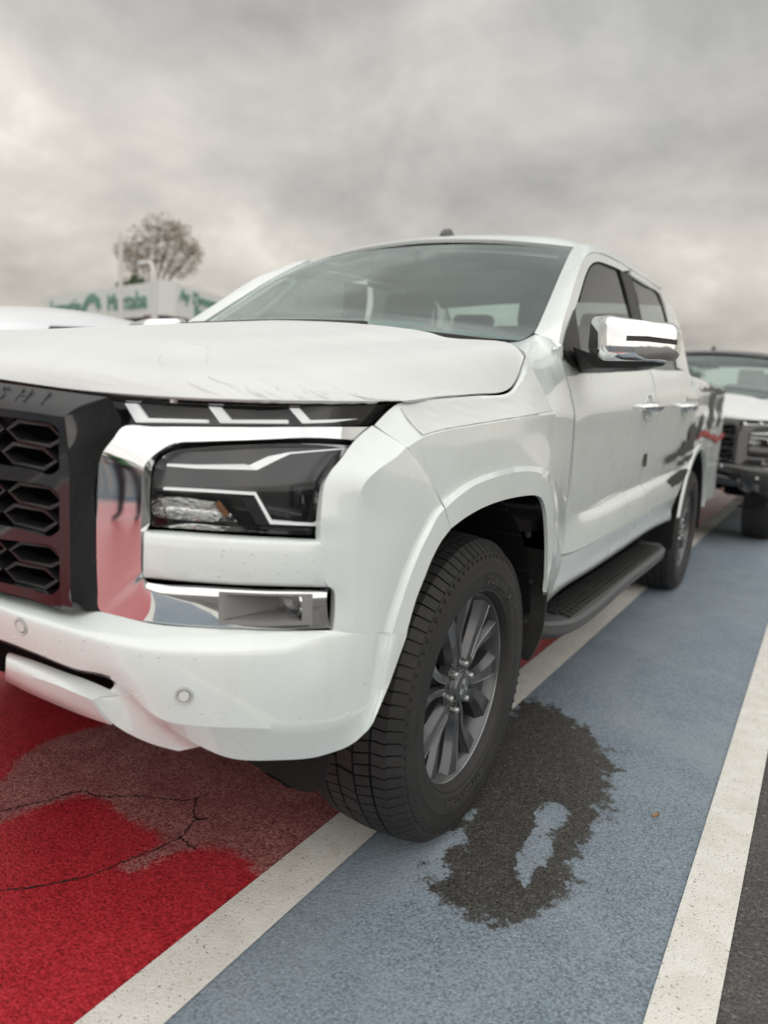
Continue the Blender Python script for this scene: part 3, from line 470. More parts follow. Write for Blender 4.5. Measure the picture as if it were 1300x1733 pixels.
def headlight(s):
    mb = MB(); G = loft([HT, HM, HB], 49, 8, idx=True); mb.grid(G, out=OUTFR, flange=.02); hl = part('headlight', 'lens', mb)
    # housing behind the lens
    sh = G.copy(); cen = sh.mean((0, 1)); sh = sh+V3((-.035, .052, 0)); mb = MB(); mb.grid(sh, out=OUTFR)
    e0 = [G[0], sh[0]]; e1 = [G[-1], sh[-1]]; mb.grid(np.array(e0), out=(0, 0, -1)); mb.grid(np.array(e1), out=(0, 0, 1)); mb.grid(np.array([G[:, 0], sh[:, 0]]), out=(1, 0, 0)); mb.grid(np.array([G[:, -1], sh[:, -1]]), out=(-1, 0, 0))
    part('lamp_housing', 'lamp_dark', mb, hl)
    mb = MB(); mb.grid(loft([[(0.6342,-0.7824,0.9364),(0.6597,-0.7639,0.9696),(0.7111,-0.7316,0.9787),(0.7734,-0.6747,0.9872),(0.8266,-0.5212,0.9881)], [(0.6385,-0.7859,0.915),(0.6681,-0.7708,0.9191),(0.7191,-0.7381,0.9225),(0.7813,-0.6809,0.9272),(0.8267,-0.5774,0.9349)]], 30, 4), out=OUTFR); part('lamp_bezel', 'lamp_mid', mb, hl)
    mb = MB(); mb.grid(loft([[(0.659,-0.7802,0.9559),(0.6983,-0.7573,0.9568),(0.7647,-0.7064,0.9598),(0.7853,-0.6793,0.9759),(0.8019,-0.6488,0.9827),(0.8314,-0.5283,0.9887)], [(0.659,-0.7802,0.9522),(0.6984,-0.7572,0.9511),(0.775,-0.6965,0.9532),(0.7938,-0.6684,0.9705),(0.803,-0.647,0.9801),(0.8315,-0.5281,0.9863)]], 61, 2, idx=True, poly=True), out=OUTFR, flange=.008); part('led_strip', 'led_white', mb, hl)
    mb = MB(); mb.grid(loft([[(0.659,-0.787,0.9184),(0.7188,-0.7507,0.9187),(0.7784,-0.7016,0.9174),(0.7971,-0.6805,0.8706),(0.8188,-0.6476,0.8672),(0.8349,-0.6035,0.8622)], [(0.659,-0.787,0.9146),(0.7188,-0.7507,0.9149),(0.7765,-0.7035,0.913),(0.7948,-0.6835,0.8657),(0.8189,-0.6474,0.8627),(0.835,-0.6033,0.8581)]], 61, 2, idx=True, poly=True), out=OUTFR, flange=.012); part('led_strip', 'led_white', mb, hl)
    mb = MB(); mb.grid(loft([[(0.7574,-0.7129,0.9076),(0.7739,-0.7004,0.9086),(0.7779,-0.6964,0.9087)], [(0.7762,-0.6953,0.8635),(0.7891,-0.6841,0.864),(0.7934,-0.6788,0.8629)]], 8, 3), out=OUTFR, flange=.02); part('lamp_bezel', 'lamp_mid', mb, hl)
    mb = MB(); mb.grid(loft([[(0.7841,-0.6957,0.8617),(0.8138,-0.6563,0.8591),(0.8379,-0.607,0.8554)], [(0.7842,-0.6955,0.8568),(0.8139,-0.6561,0.8541),(0.838,-0.6067,0.8498)]], 12, 2), out=OUTFR); part('lamp_bezel', 'lamp_mid', mb, hl)
    mb = MB(); mb.grid(loft([[(0.6431,-0.7837,0.8989),(0.6685,-0.7659,0.9024),(0.6982,-0.743,0.8992),(0.7215,-0.7239,0.8954)], [(0.6301,-0.7722,0.8815),(0.6547,-0.753,0.8828),(0.6907,-0.7287,0.8801),(0.7254,-0.7056,0.8783)], [(0.6433,-0.7836,0.8679),(0.6773,-0.7609,0.8651),(0.7104,-0.7345,0.8637),(0.7443,-0.7056,0.8641)]], 40, 8), out=OUTFR); part('turn_signal', 'reflector', mb, hl)
    mb = MB(); mb.tube([(0.7226,-0.7331,0.8974),(0.7336,-0.7195,0.876)], .006, 8); part('signal_bulb', 'amber', mb, hl)
    mb = MB(); P = [V3(p) for p in [(0.7958,-0.627,0.9248),(0.8084,-0.5825,0.9209),(0.8135,-0.5863,0.8784),(0.7998,-0.628,0.883)]]; mb.poly(P, OUTFR, .02); part('projector_lamp', 'lamp_mid', mb, hl, bevel=.003)
    mb = MB(); P = [V3(p) for p in [(0.8045,-0.6276,0.9118),(0.8128,-0.5941,0.9079),(0.8168,-0.5978,0.8852),(0.8075,-0.6284,0.8881)]]; mb.poly(P, OUTFR, .01); part('projector_lens', 'gloss_black', mb, hl, bevel=.004)
pair(headlight)
DT = [(0.5611,-0.8089,1.051),(0.6308,-0.7829,1.052),(0.6967,-0.7452,1.054),(0.7675,-0.6856,1.056),(0.8186,-0.5959,1.06),(0.8398,-0.4838,1.065),(0.8464,-0.3959,1.069)]
DB = [(0.5927,-0.809,1.013),(0.6482,-0.7857,1.016),(0.7114,-0.746,1.02),(0.7735,-0.6909,1.024),(0.8152,-0.6216,1.027),(0.8341,-0.5463,1.028),(0.8417,-0.4753,1.03)]
CHEV = [[(0.5779,-0.7972,1.047),(0.5987,-0.7898,1.048),(0.6193,-0.7858,1.026),(0.7041,-0.7378,1.029),(0.7042,-0.7377,1.024),(0.6004,-0.7934,1.018)], [(0.7009,-0.7339,1.05),(0.7168,-0.7224,1.05),(0.7325,-0.714,1.031),(0.7932,-0.6458,1.035),(0.7933,-0.6456,1.029),(0.7186,-0.7248,1.025)], [(0.7919,-0.6422,1.054),(0.8005,-0.6267,1.055),(0.8111,-0.6089,1.036),(0.8323,-0.4968,1.04),(0.8232,-0.563,1.033),(0.8048,-0.6227,1.03)]]
def daylamp(s):
    mb = MB(); G = loft([DT, DB], 49, 6, idx=True); mb.grid(G, out=OUTFR, flange=.006); dl = part('daytime_lamp', 'lens', mb)
    sh = G+V3((-.015, .034, -.002)); mb = MB(); mb.grid(sh, out=OUTFR)
    for a, bb, o_ in ((G[0], sh[0], (0, 0, -1)), (G[-1], sh[-1], (0, 0, 1)), (G[:, 0], sh[:, 0], (1, 0, 0)), (G[:, -1], sh[:, -1], (-1, 0, 0))): mb.grid(np.array([a, bb]), out=o_)
    part('lamp_housing', 'lamp_dark', mb, dl)
    for c_ in CHEV: mb = MB(); mb.poly(c_, OUTFR, .012); part('led_strip', 'led_white', mb, dl, bevel=.001)
pair(daylamp)

# ---- grille
LIPB = [(0,-0.885,1.08),(0.2,-0.884,1.077),(0.3876,-0.8895,1.068),(0.4663,-0.8782,1.064),(0.5359,-0.8637,1.06),(0.5906,-0.8394,1.056)]; LIPF = [(0,-0.95,1.04),(0.2,-0.946,1.038),(0.4281,-0.9145,1.029),(0.4785,-0.9065,1.027),(0.5204,-0.8982,1.025),(0.556,-0.8894,1.023)]
LIPC = [tuple((V3(a)*.35+V3(c_)*.65)+V3((0, -.004, .004))) for a, c_ in zip(LIPB, LIPF)]
FCL = [(0.556,-0.8894,1.023),(0.5597,-0.8884,0.9924),(0.5625,-0.8877,0.9654),(0.5624,-0.8877,0.8825),(0.5624,-0.8877,0.8072),(0.5626,-0.8877,0.7399),(0.5581,-0.8785,0.7116)]; FCR = [(0.5906,-0.8394,1.056),(0.5961,-0.8163,1.012),(0.5769,-0.837,0.9713),(0.5672,-0.8426,0.9216),(0.5696,-0.846,0.8407),(0.5751,-0.8496,0.764),(0.5814,-0.8508,0.712)]
APT = [([(0,-0.945,1.022),(0.2,-0.94,1.018),(0.4276,-0.9146,1.016),(0.4901,-0.9044,1.014),(0.5312,-0.8957,1.011),(0.5441,-0.8926,1.003)], [(0,-0.945,0.945),(0.2,-0.94,0.938),(0.4246,-0.915,0.9386),(0.488,-0.9048,0.935),(0.5297,-0.8961,0.9323),(0.5452,-0.8923,0.9429)]),
       ([(0,-0.945,0.922),(0.2,-0.94,0.914),(0.4237,-0.9151,0.9145),(0.4874,-0.9049,0.9152),(0.5293,-0.8962,0.9118),(0.5445,-0.8925,0.9003)], [(0,-0.945,0.848),(0.2,-0.94,0.842),(0.4208,-0.9155,0.8394),(0.4853,-0.9053,0.8359),(0.5243,-0.8973,0.833),(0.5436,-0.8927,0.8457)]),
       ([(0,-0.945,0.824),(0.2,-0.94,0.818),(0.4199,-0.9156,0.8156),(0.4848,-0.9053,0.8184),(0.5297,-0.8961,0.8174),(0.5429,-0.8929,0.8038)], [(0,-0.945,0.752),(0.2,-0.94,0.746),(0.4171,-0.916,0.7423),(0.4828,-0.9057,0.7408),(0.5259,-0.8969,0.7385),(0.5431,-0.8928,0.7537)])]
GB = [(0,-0.945,0.732),(0.2,-0.94,0.726),(0.4164,-0.9161,0.726),(0.4823,-0.9058,0.7238),(0.5197,-0.8932,0.7168),(0.5348,-0.8846,0.711)]
def grille(s):
    mb = MB(); mb.grid(loft([LIPB, LIPC, LIPF], 51, 5, idx=True), out=(0, -.5, 1), flange=.01); gr = part('grille', 'satin_black', mb, ang=25)
    mb = MB(); mb.grid(loft([FCL, FCR], 49, 8, idx=True), out=(1, -.8, 0), flange=.01); part('grille_side', 'gloss_black', mb, gr)
    mb = MB(); rows = [LIPF]+[r for a in APT for r in a]+[GB]
    for a, bb in ((rows[0], rows[1]), (rows[2], rows[3]), (rows[4], rows[5]), (rows[6], rows[7])):
        G = loft([a, bb], 41, 4, idx=True); mb.grid(G, out=(0, -1, 0), flange=.03, fl_dirs='tb')
    rt_ = [a[k][-1] for a in APT for k in (0, 1)]; fx = spline(FCL, 40); 
    L = [tuple(LIPF[-1])]+[tuple(p) for p in rt_]+[tuple(GB[-1])]
    q = np.array([LIPF[-1]]+[p for p in rt_]+[GB[-1]]); zf = fx[:, 2]
    Rr = np.array([[np.interp(p[2], zf[::-1], fx[::-1, k]) for k in range(3)] for p in q]); qm = q.copy(); qm[:, :2] = Rr[:, :2]; qm[0] = LIPF[-1]
    mb.grid(np.array([q, qm]), out=(0, -1, 0), flange=.0); 
    Li = q+V3((-.002, .03, 0)); mb.grid(np.array([Li, q]), out=(-1, 0, 0))
    part('grille_frame', 'gloss_black', mb, gr)
    for a, bb in APT:
        A = spline(a, 80); B = spline(bb, 80)
        top = lambda x: np.interp(x, A[:, 0], A[:, 2]); bot = lambda x: np.interp(x, B[:, 0], B[:, 2]); yy = lambda x: np.interp(x, A[:, 0], A[:, 1])+.012
        xr = min(A[-1, 0], B[-1, 0])
        W = .118; TW = .026
        for row in (0, 1):
            for k in range(5):
                xc = xr-.062-k*(W+.004)-row*.012
                if xc < .058: continue
                pts = []
                for (fx_, fz) in ((-.5, 0), (-.5+TW/W, .5), (.5-TW/W, .5), (.5, 0), (.5-TW/W, -.5), (-.5+TW/W, -.5)):
                    x = min(xc+fx_*W, xr+.004); zt, zb = top(x), bot(x); zc = zt-(zt-zb)*(.27 if row == 0 else .75); hh = (zt-zb)*.46
                    pts.append(V3((x, yy(x), zc+fz*hh)))
                mb = MB(); n = 6; c0 = sum(pts)/n; ins = [c0+(p-c0)*np.array([.875, 1, .73]) for p in pts]; dpt = V3((-.006, .034, 0))
                VV = pts+ins+[p+dpt for p in ins]+[p+dpt for p in pts]; F = []
                for i in range(n):
                    j = (i+1) % n; F += [(i, n+i, n+j, j), (n+i, 2*n+i, 2*n+j, n+j), (i, j, 3*n+j, 3*n+i)]
                mb.add(VV, F); part('grille_cell', 'mesh_black', mb, gr, smooth=False)
    for row in APT:   # thin slats further back
        A = spline(row[0], 20); B = spline(row[1], 20)
        for f_ in (.25, .5, .75):
            P = A*(1-f_)+B*f_+V3((0, .065, 0)); mb = MB(); mb.grid(np.array([P+V3((0, -.012, .003)), P+V3((0, .012, -.003))]), out=(0, 0, 1)); part('grille_slat', 'mesh_black', mb, gr)
pair(grille)
gr0 = [o for o in truck.children if o.name.startswith('grille')][0]
# raised lettering on the upper lip
for k, ch in enumerate('MITSUBISHI'):
    vs, fs = text_mesh(ch, .040, .0012)
    x = .5078-.0445*(9-k); A = spline(LIPB, 60, True); B = spline(LIPF, 60, True); a = np.array([np.interp(x, A[:, 0], A[:, j]) for j in range(3)]); bb = np.array([np.interp(x, B[:, 0], B[:, j]) for j in range(3)])
    c0 = a*.46+bb*.54+V3((0, -.003, .006)); up_ = (a-bb)/np.linalg.norm(a-bb); xr_ = V3((1, .12, -.03)); xr_ /= np.linalg.norm(xr_); nn = np.cross(xr_, up_)
    mb = MB(); mb.add([c0+xr_*p[0]+up_*p[1]*.9+nn*p[2] for p in vs], fs); part('letter', 'satin_black', mb, gr0, smooth=False)
# ---- bonnet under its transport film
HOOD = [[(0,-0.888,1.088),(0.2,-0.882,1.082),(0.5163,-0.8499,1.065),(0.5996,-0.8257,1.063),(0.7103,-0.771,1.063),(0.8106,-0.6792,1.067),(0.8589,-0.4197,1.074)],
 [(0, -.862, 1.112), (.2, -.857, 1.108), (.50, -.828, 1.102), (.58, -.80, 1.099), (.68, -.745, 1.098), (.765, -.66, 1.098)]+[(0.868,-0.3853,1.077)],
 [(0, -.70, 1.162), (.25, -.69, 1.160), (.50, -.66, 1.148), (.57, -.63, 1.134), (.68, -.57, 1.129), (.765, -.50, 1.126)]+[(0.862,-0.255,1.088)],
 [(0, -.40, 1.207), (.27, -.39, 1.204), (.51, -.37, 1.192), (.575, -.35, 1.176), (.69, -.32, 1.168), (.775, -.28, 1.158)]+[(0.858,-0.0768,1.099)],
 [(0, -.05, 1.258), (.28, -.05, 1.252), (.525, -.04, 1.233), (.585, -.03, 1.216), (.70, -.02, 1.208), (.785, 0, 1.194)]+[(0.852,0.1369,1.115)],
 [(0, .17, 1.290), (.28, .17, 1.281), (.535, .17, 1.256), (.592, .175, 1.241), (.70, .18, 1.232), (.785, .18, 1.219)]+[(0.838,0.2291,1.147)],
 [(0, .30, 1.307), (.28, .30, 1.296), (.54, .27, 1.269), (.60, .28, 1.255)]+[(0.715,0.389,1.256),(0.79,0.3261,1.236),(0.826,0.3012,1.208)]]
HG = loft(HOOD, 145, 20, idx=True)
du = np.gradient(HG, axis=0); dw = np.gradient(HG, axis=1); HN = np.cross(dw, du); HN /= np.linalg.norm(HN, axis=2, keepdims=True)
ii, jj = np.meshgrid(np.arange(HG.shape[0]), np.arange(HG.shape[1]), indexing='ij')
pil = np.zeros(HG.shape[:2])      # soft puckers of the film where it is pulled over the front edge
for _ in range(46):
    j0 = rng.uniform(98, 143); i0 = rng.uniform(0, 8); sl = rng.uniform(-.6, -.3); wd = rng.uniform(.55, 1.3); ln = rng.uniform(5, 17)
    pil += rng.choice((-1, 1))*rng.uniform(.5, 1)*.0021*np.exp(-((jj-(j0+sl*(ii-i0)))/wd)**2)*np.exp(-((ii-i0)/ln)**2)
for _ in range(90):
    j0 = rng.uniform(0, 144); i0 = rng.uniform(0, 120); a_ = rng.uniform(0, 3.14); q = (jj-j0)*math.cos(a_)+(ii-i0)*math.sin(a_); q2 = -(jj-j0)*math.sin(a_)+(ii-i0)*math.cos(a_)
    pil += rng.uniform(-1, 1)*.0009*np.exp(-(q/1.8)**2)*np.exp(-(q2/14)**2)
pil *= np.clip(ii/7, 0.08, 1)
HGw = HG+HN*pil[:, :, None]
def hood_pt(fi, fj, lift=.0012):
    i = np.clip(fi, 0, 1)*(HG.shape[0]-1); j = np.clip(fj, 0, 1)*(HG.shape[1]-1); a, c_ = int(i), int(j); a2, c2 = min(a+1, HG.shape[0]-1), min(c_+1, HG.shape[1]-1); s_, u_ = i-a, j-c_
    f_ = lambda A: A[a, c_]*(1-s_)*(1-u_)+A[a2, c_]*s_*(1-u_)+A[a, c2]*(1-s_)*u_+A[a2, c2]*s_*u_
    return f_(HG)+f_(HN)*lift
full = np.concatenate([HGw[:, :0:-1]*np.array([-1, 1, 1]), HGw], 1)
mb = MB(); mb.grid(full, out=(0, 0, 1), flange=.006); hood = part('hood', 'white_film', mb, ang=50)
for s_ in (1, -1):
    MIR = s_; mb = MB(); mb.grid(loft([[(0.828,0.309,1.208),(0.812,0.3384,1.224),(0.79,0.3391,1.237),(0.73,0.3969,1.254)], [(0.772,0.5157,1.288),(0.762,0.5097,1.281),(0.75,0.4722,1.266),(0.73,0.3973,1.253)]], 20, 5, idx=True), out=(.3, -.4, 1), flange=.01); part('cowl_corner', 'white_paint', mb)
MIR = 1
folds = [[(.36, .47), (.27, .60), (.16, .70), (.07, .77), (.0, .81)], [(.30, .42), (.22, .55), (.10, .66), (.02, .72)], [(.36, .47), (.38, .40), (.37, .34)]]
for k in range(17):
    j0 = .80+.18*(k+rng.uniform(-.35, .35))/17; l = rng.uniform(.04, .20); dj = -l*rng.uniform(.12, .38); folds.append([(.004, j0), (l*.5, j0+dj*.5+rng.uniform(-.003, .003)), (l, j0+dj)])
folds += [[(.015, .845), (.03, .862), (.035, .885)]]
for fl_ in folds:
    P = spline([hood_pt(a, c_, .0004) for a, c_ in fl_], 26); rr = .00042*np.sin(np.linspace(.25, 3.0, 26))+.00015
    mb = MB(); mb.tube(P, rr, 6); part('film_fold', 'film_crease', mb, hood)

# ---- front wing, flare and wing film
FEN = [[(0.8503,-0.469,1.03),(0.8746,-0.4533,1.012),(0.8985,-0.4277,0.9925),(0.9058,-0.3659,0.9428),(0.9098,-0.2891,0.8752)], [(0.8568,-0.4068,1.068),(0.8783,-0.3981,1.036),(0.9013,-0.3765,1.009),(0.9072,-0.3162,0.9516),(0.9105,-0.2531,0.8926)], [(0.8594,-0.347,1.075),(0.8788,-0.3306,1.044),(0.9036,-0.2994,1.02),(0.9087,-0.2259,0.9654),(0.9109,-0.1635,0.9145)],
 [(0.8605,-0.2514,1.083),(0.8787,-0.2346,1.054),(0.9049,-0.1945,1.028),(0.9089,-0.1274,0.9741),(0.9111,-0.0707,0.9236)], [(0.8591,-0.0781,1.094),(0.8771,-0.0742,1.066),(0.9051,-0.04,1.038),(0.9082,0.0173,0.9828),(0.9112,0.0702,0.9301)], [(0.8552,0.1459,1.11),(0.8732,0.1392,1.08),(0.9032,0.1295,1.048),(0.9051,0.1707,0.9932),(0.9111,0.2103,0.9256)],
 [(0.8431,0.2364,1.149),(0.8691,0.2555,1.108),(0.8991,0.2901,1.056),(0.9011,0.3121,0.9898),(0.9111,0.3199,0.9102)], [(0.8251,0.3215,1.208),(0.86,0.3544,1.139),(0.893,0.4042,1.06),(0.895,0.4142,0.9704),(0.911,0.3957,0.8708)], [(0.75,0.5702,1.291),(0.843,0.477,1.178),(0.89,0.5018,1.065),(0.893,0.4978,0.9419),(0.911,0.4454,0.8088)], [(0.8,0.5519,1.282),(0.852,0.5345,1.162),(0.8875,0.5551,1.064),(0.891,0.5494,0.9308),(0.901,0.5181,0.7863)], [(0.839,0.5359,1.253),(0.86,0.599,1.147),(0.885,0.6045,1.063),(0.889,0.6029,0.9193),(0.892,0.5897,0.7649)]]
FLR = [[(0.9098,-0.2891,0.8752),(0.9105,-0.2531,0.8926),(0.9109,-0.1635,0.9145),(0.9111,-0.0707,0.9236),(0.9112,0.0702,0.9301),(0.9111,0.2103,0.9256),(0.9111,0.3199,0.9102),(0.911,0.3957,0.8708),(0.911,0.4454,0.8088),(0.911,0.4649,0.7615),(0.911,0.4757,0.6894),(0.911,0.464,0.6199),(0.911,0.4269,0.5838)],
 [(0.9235,-0.3045,0.8689),(0.9243,-0.266,0.8833),(0.9249,-0.1829,0.9048),(0.925,-0.0943,0.914),(0.9252,0.0372,0.9206),(0.9251,0.1661,0.9159),(0.9251,0.2535,0.9029),(0.9251,0.3196,0.8697),(0.925,0.3705,0.8144),(0.925,0.389,0.7687),(0.925,0.4035,0.7019),(0.925,0.4008,0.6401),(0.925,0.3867,0.5818)],
 [(0.926,-0.2789,0.8254),(0.9268,-0.2137,0.8411),(0.9269,-0.1439,0.8515),(0.9271,-0.0709,0.8574),(0.9272,0.0386,0.8597),(0.9272,0.1337,0.8571),(0.9271,0.2077,0.8513),(0.9271,0.2615,0.8363),(0.9271,0.2992,0.8021),(0.9271,0.3304,0.7427),(0.927,0.3514,0.6861),(0.927,0.3639,0.633),(0.927,0.3775,0.5579)]]
def fender(s):
    rows = [[f_[k] for f_ in FEN] for k in range(5)]
    G = loft(rows, 121, 8, idx=True, sharp=(2,)); mb = MB(); mb.grid(G, out=(1, -.2, .4), flange=.012)
    mb.grid(loft([[(0.911,0.4454,0.8088),(0.911,0.4649,0.7615),(0.911,0.4757,0.6894),(0.911,0.464,0.6199),(0.911,0.4269,0.5838),(0.913,0.4214,0.5461)], [(0.892,0.5897,0.7649),(0.893,0.5832,0.6917),(0.895,0.5766,0.6557),(0.898,0.5739,0.6249),(0.893,0.5708,0.572),(0.883,0.5253,0.485)]], 30, 5), out=(1, 0, 0), flange=.012)
    fd = part('fender', 'white_paint', mb, ang=22)
    mb = MB(); mb.grid(loft(FLR, 97, 4, idx=True, sharp=(1,)), out=(1, 0, .2), flange=.010, fl_dirs='blr'); part('wheel_arch_flare', 'white_paint', mb, fd, ang=25)
    g = G[2:16, 13:84].copy(); du = np.gradient(g, axis=0); dw = np.gradient(g, axis=1); nn = np.cross(dw, du); nn /= np.linalg.norm(nn, axis=2, keepdims=True)
    if nn[..., 2].mean() < 0: nn = -nn
    i_, j_ = np.meshgrid(np.arange(g.shape[0]), np.arange(g.shape[1]), indexing='ij'); h = .0022+.0006*np.sin(j_*1.9+i_*.3)*np.clip((j_-52)/14, 0, 1)+.0005*np.sin(j_*.7-i_*.9)*np.sin(j_*.23+1)
    mb = MB(); mb.grid(g+nn*h[..., None], out=(1, -.2, .6), flange=.0015); part('wing_film', 'white_film', mb, fd, ang=50)
    # inner arch
    mb = MB(); mb.lathe([(.42, .478), (.70, .482), (.86, .474)], 40, 'x', (0, -.02, .385), a0=R(-8), a1=R(168)); mb.lathe([(.42, .478), (.42, .05)], 40, 'x', (0, -.02, .385), a0=R(-8), a1=R(168)); part('arch_liner', 'liner', mb, fd)
    mb = MB()
    for k in range(9): a_ = R(10+k*18); mb.box((.66, -.02+.470*math.cos(a_), .385+.470*math.sin(a_)), (.40, .006, .006))
    part('liner_rib', 'liner', mb, fd)
    for zq, yq, xq in ((.72, .36, .868), (.57, .435, .862), (.44, .45, .85)):
        mb = MB(); mb.lathe([(-.006, .009), (0, .009), (.002, .004), (.002, .0001)], 12, 'y', (xq, yq-.02, zq)); mb.v = [(x, 2*(yq-.02)-y, z) for x, y, z in mb.v]; part('liner_clip', 'dark_plastic', mb, fd)
    mb = MB(); mb.grid(loft([[(.66, .455, .66), (.895, .455, .66)], [(.64, .462, .50), (.905, .448, .50)], [(.63, .455, .40), (.902, .435, .40)], [(.64, .445, .325), (.875, .425, .325)]], 10, 5), out=(0, -1, 0), flange=.008); part('mud_flap', 'dark_plastic', mb, fd)
    mb = MB(); mb.grid(loft([[(0.5772,-0.52,0.3313),(0.6961,-0.52,0.3596),(0.8242,-0.52,0.4209)], [(0.6138,-0.52,0.3209),(0.7122,-0.52,0.3421),(0.8206,-0.52,0.3858)], [(0.6702,-0.52,0.3124),(0.7438,-0.52,0.3098),(0.8166,-0.52,0.3576)], [(0.6983,-0.52,0.3092),(0.7619,-0.52,0.3036),(0.8084,-0.52,0.3265)]], 16, 5), out=(0, -1, 0), flange=.006); part('air_deflector', 'liner', mb, fd)
pair(fender)

# ---- doors, sill, step
DOORF = [[(0.839,0.5692,1.225),(0.845,0.6881,1.204),(0.85,0.9248,1.206),(0.85,1.332,1.229),(0.85,1.844,1.26)], [(0.858,0.6088,1.154),(0.865,0.7209,1.152),(0.867,0.9518,1.166),(0.869,1.318,1.186),(0.87,1.783,1.212)], [(0.885,0.6194,1.063),(0.889,0.7607,1.083),(0.89,0.9681,1.099),(0.89,1.308,1.117),(0.89,1.737,1.138)],
 [(0.887,0.6339,0.9817),(0.887,0.8028,0.9877),(0.887,1.023,0.9942),(0.887,1.374,1.008),(0.887,1.803,1.027)], [(0.889,0.6364,0.8251),(0.883,0.7968,0.8153),(0.879,1.08,0.8097),(0.877,1.456,0.8206),(0.877,1.919,0.8411)], [(0.891,0.6254,0.7554),(0.875,0.853,0.7327),(0.866,1.211,0.7322),(0.866,1.57,0.7465),(0.866,1.98,0.7584)],
 [(0.892,0.6184,0.7113),(0.889,0.8018,0.7039),(0.887,1.123,0.7099),(0.887,1.47,0.7227),(0.887,1.864,0.7361)], [(0.899,0.5834,0.631),(0.901,0.7501,0.6208),(0.901,1.039,0.6226),(0.901,1.374,0.6274),(0.901,1.764,0.6333)]]
DOORR = [[(0.85,1.889,1.264),(0.85,2.134,1.28),(0.85,2.39,1.296),(0.855,2.653,1.309)], [(0.87,1.827,1.217),(0.87,2.083,1.232),(0.87,2.388,1.249),(0.87,2.76,1.245)], [(0.89,1.775,1.141),(0.89,2.066,1.155),(0.89,2.428,1.168),(0.89,2.874,1.168)], [(0.887,1.842,1.03),(0.887,2.167,1.046),(0.887,2.558,1.063),(0.887,3.035,1.076)],
 [(0.878,1.956,0.8421),(0.881,2.228,0.8585),(0.885,2.56,0.8735),(0.893,2.927,0.8883)], [(0.868,2.013,0.7591),(0.871,2.261,0.7694),(0.877,2.531,0.7786),(0.895,2.839,0.7967)], [(0.887,1.905,0.7356),(0.889,2.12,0.7453),(0.893,2.389,0.7513),(0.897,2.759,0.7542)], [(0.901,1.805,0.6316),(0.901,1.968,0.6367),(0.901,2.194,0.6405),(0.901,2.518,0.6416)]]
WF_O = [(0.8402,0.5333,1.249),(0.8143,0.6367,1.335),(0.7836,0.7858,1.438),(0.7539,0.9286,1.537),(0.7346,1.041,1.601),(0.721,1.178,1.647),(0.7115,1.418,1.678),(0.7066,1.703,1.695),(0.7061,1.813,1.696)]; WF_I = [(0.8343,0.6119,1.252),(0.8156,0.6744,1.315),(0.781,0.8613,1.43),(0.7457,1.037,1.548),(0.7316,1.128,1.595),(0.7215,1.238,1.628),(0.7152,1.416,1.649),(0.7114,1.586,1.662),(0.7106,1.659,1.665)]
WR_O = [(0.7059,1.825,1.697),(0.7036,2.083,1.705),(0.7019,2.465,1.71),(0.7039,2.584,1.704),(0.718,2.668,1.657),(0.7436,2.718,1.571),(0.7825,2.759,1.442),(0.8203,2.788,1.316)]; WR_I = [(0.7087,1.814,1.671),(0.7059,2.11,1.68),(0.702,2.429,1.693),(0.7048,2.488,1.684),(0.7164,2.537,1.645),(0.7353,2.57,1.582),(0.7694,2.604,1.469),(0.813,2.606,1.323)]
for r_ in DOORF: r_[-1] = (r_[-1][0], 1.743, r_[-1][2]); r_[-2] = (r_[-2][0], r_[-2][1]*.7+1.35*.3, r_[-2][2])
for r_ in DOORR: r_[0] = (r_[0][0], 1.753, r_[0][2])
def door_handle(y, z, x, parent):
    mb = MB(); P = spline([(x-.012, y-.085, z-.004), (x+.016, y-.070, z), (x+.030, y-.03, z+.002), (x+.030, y+.035, z+.003), (x+.014, y+.075, z+.002), (x-.012, y+.088, z)], 28); mb.tube(P, np.concatenate([np.linspace(.018, .029, 8), np.full(12, .029), np.linspace(.029, .018, 8)]), 12, rx=.75); h = part('door_handle', 'chrome', mb, parent)
    mb = MB(); mb.lathe([(.0, .052), (.003, .050), (-.004, .044), (-.016, .028), (-.020, .0001)], 28, 'x', (x+.001, y-.005, z)); mb.v = [(p[0], (p[1]-y)*1.5+y, p[2]) for p in mb.v]; part('handle_cup', 'white_paint', mb, h)
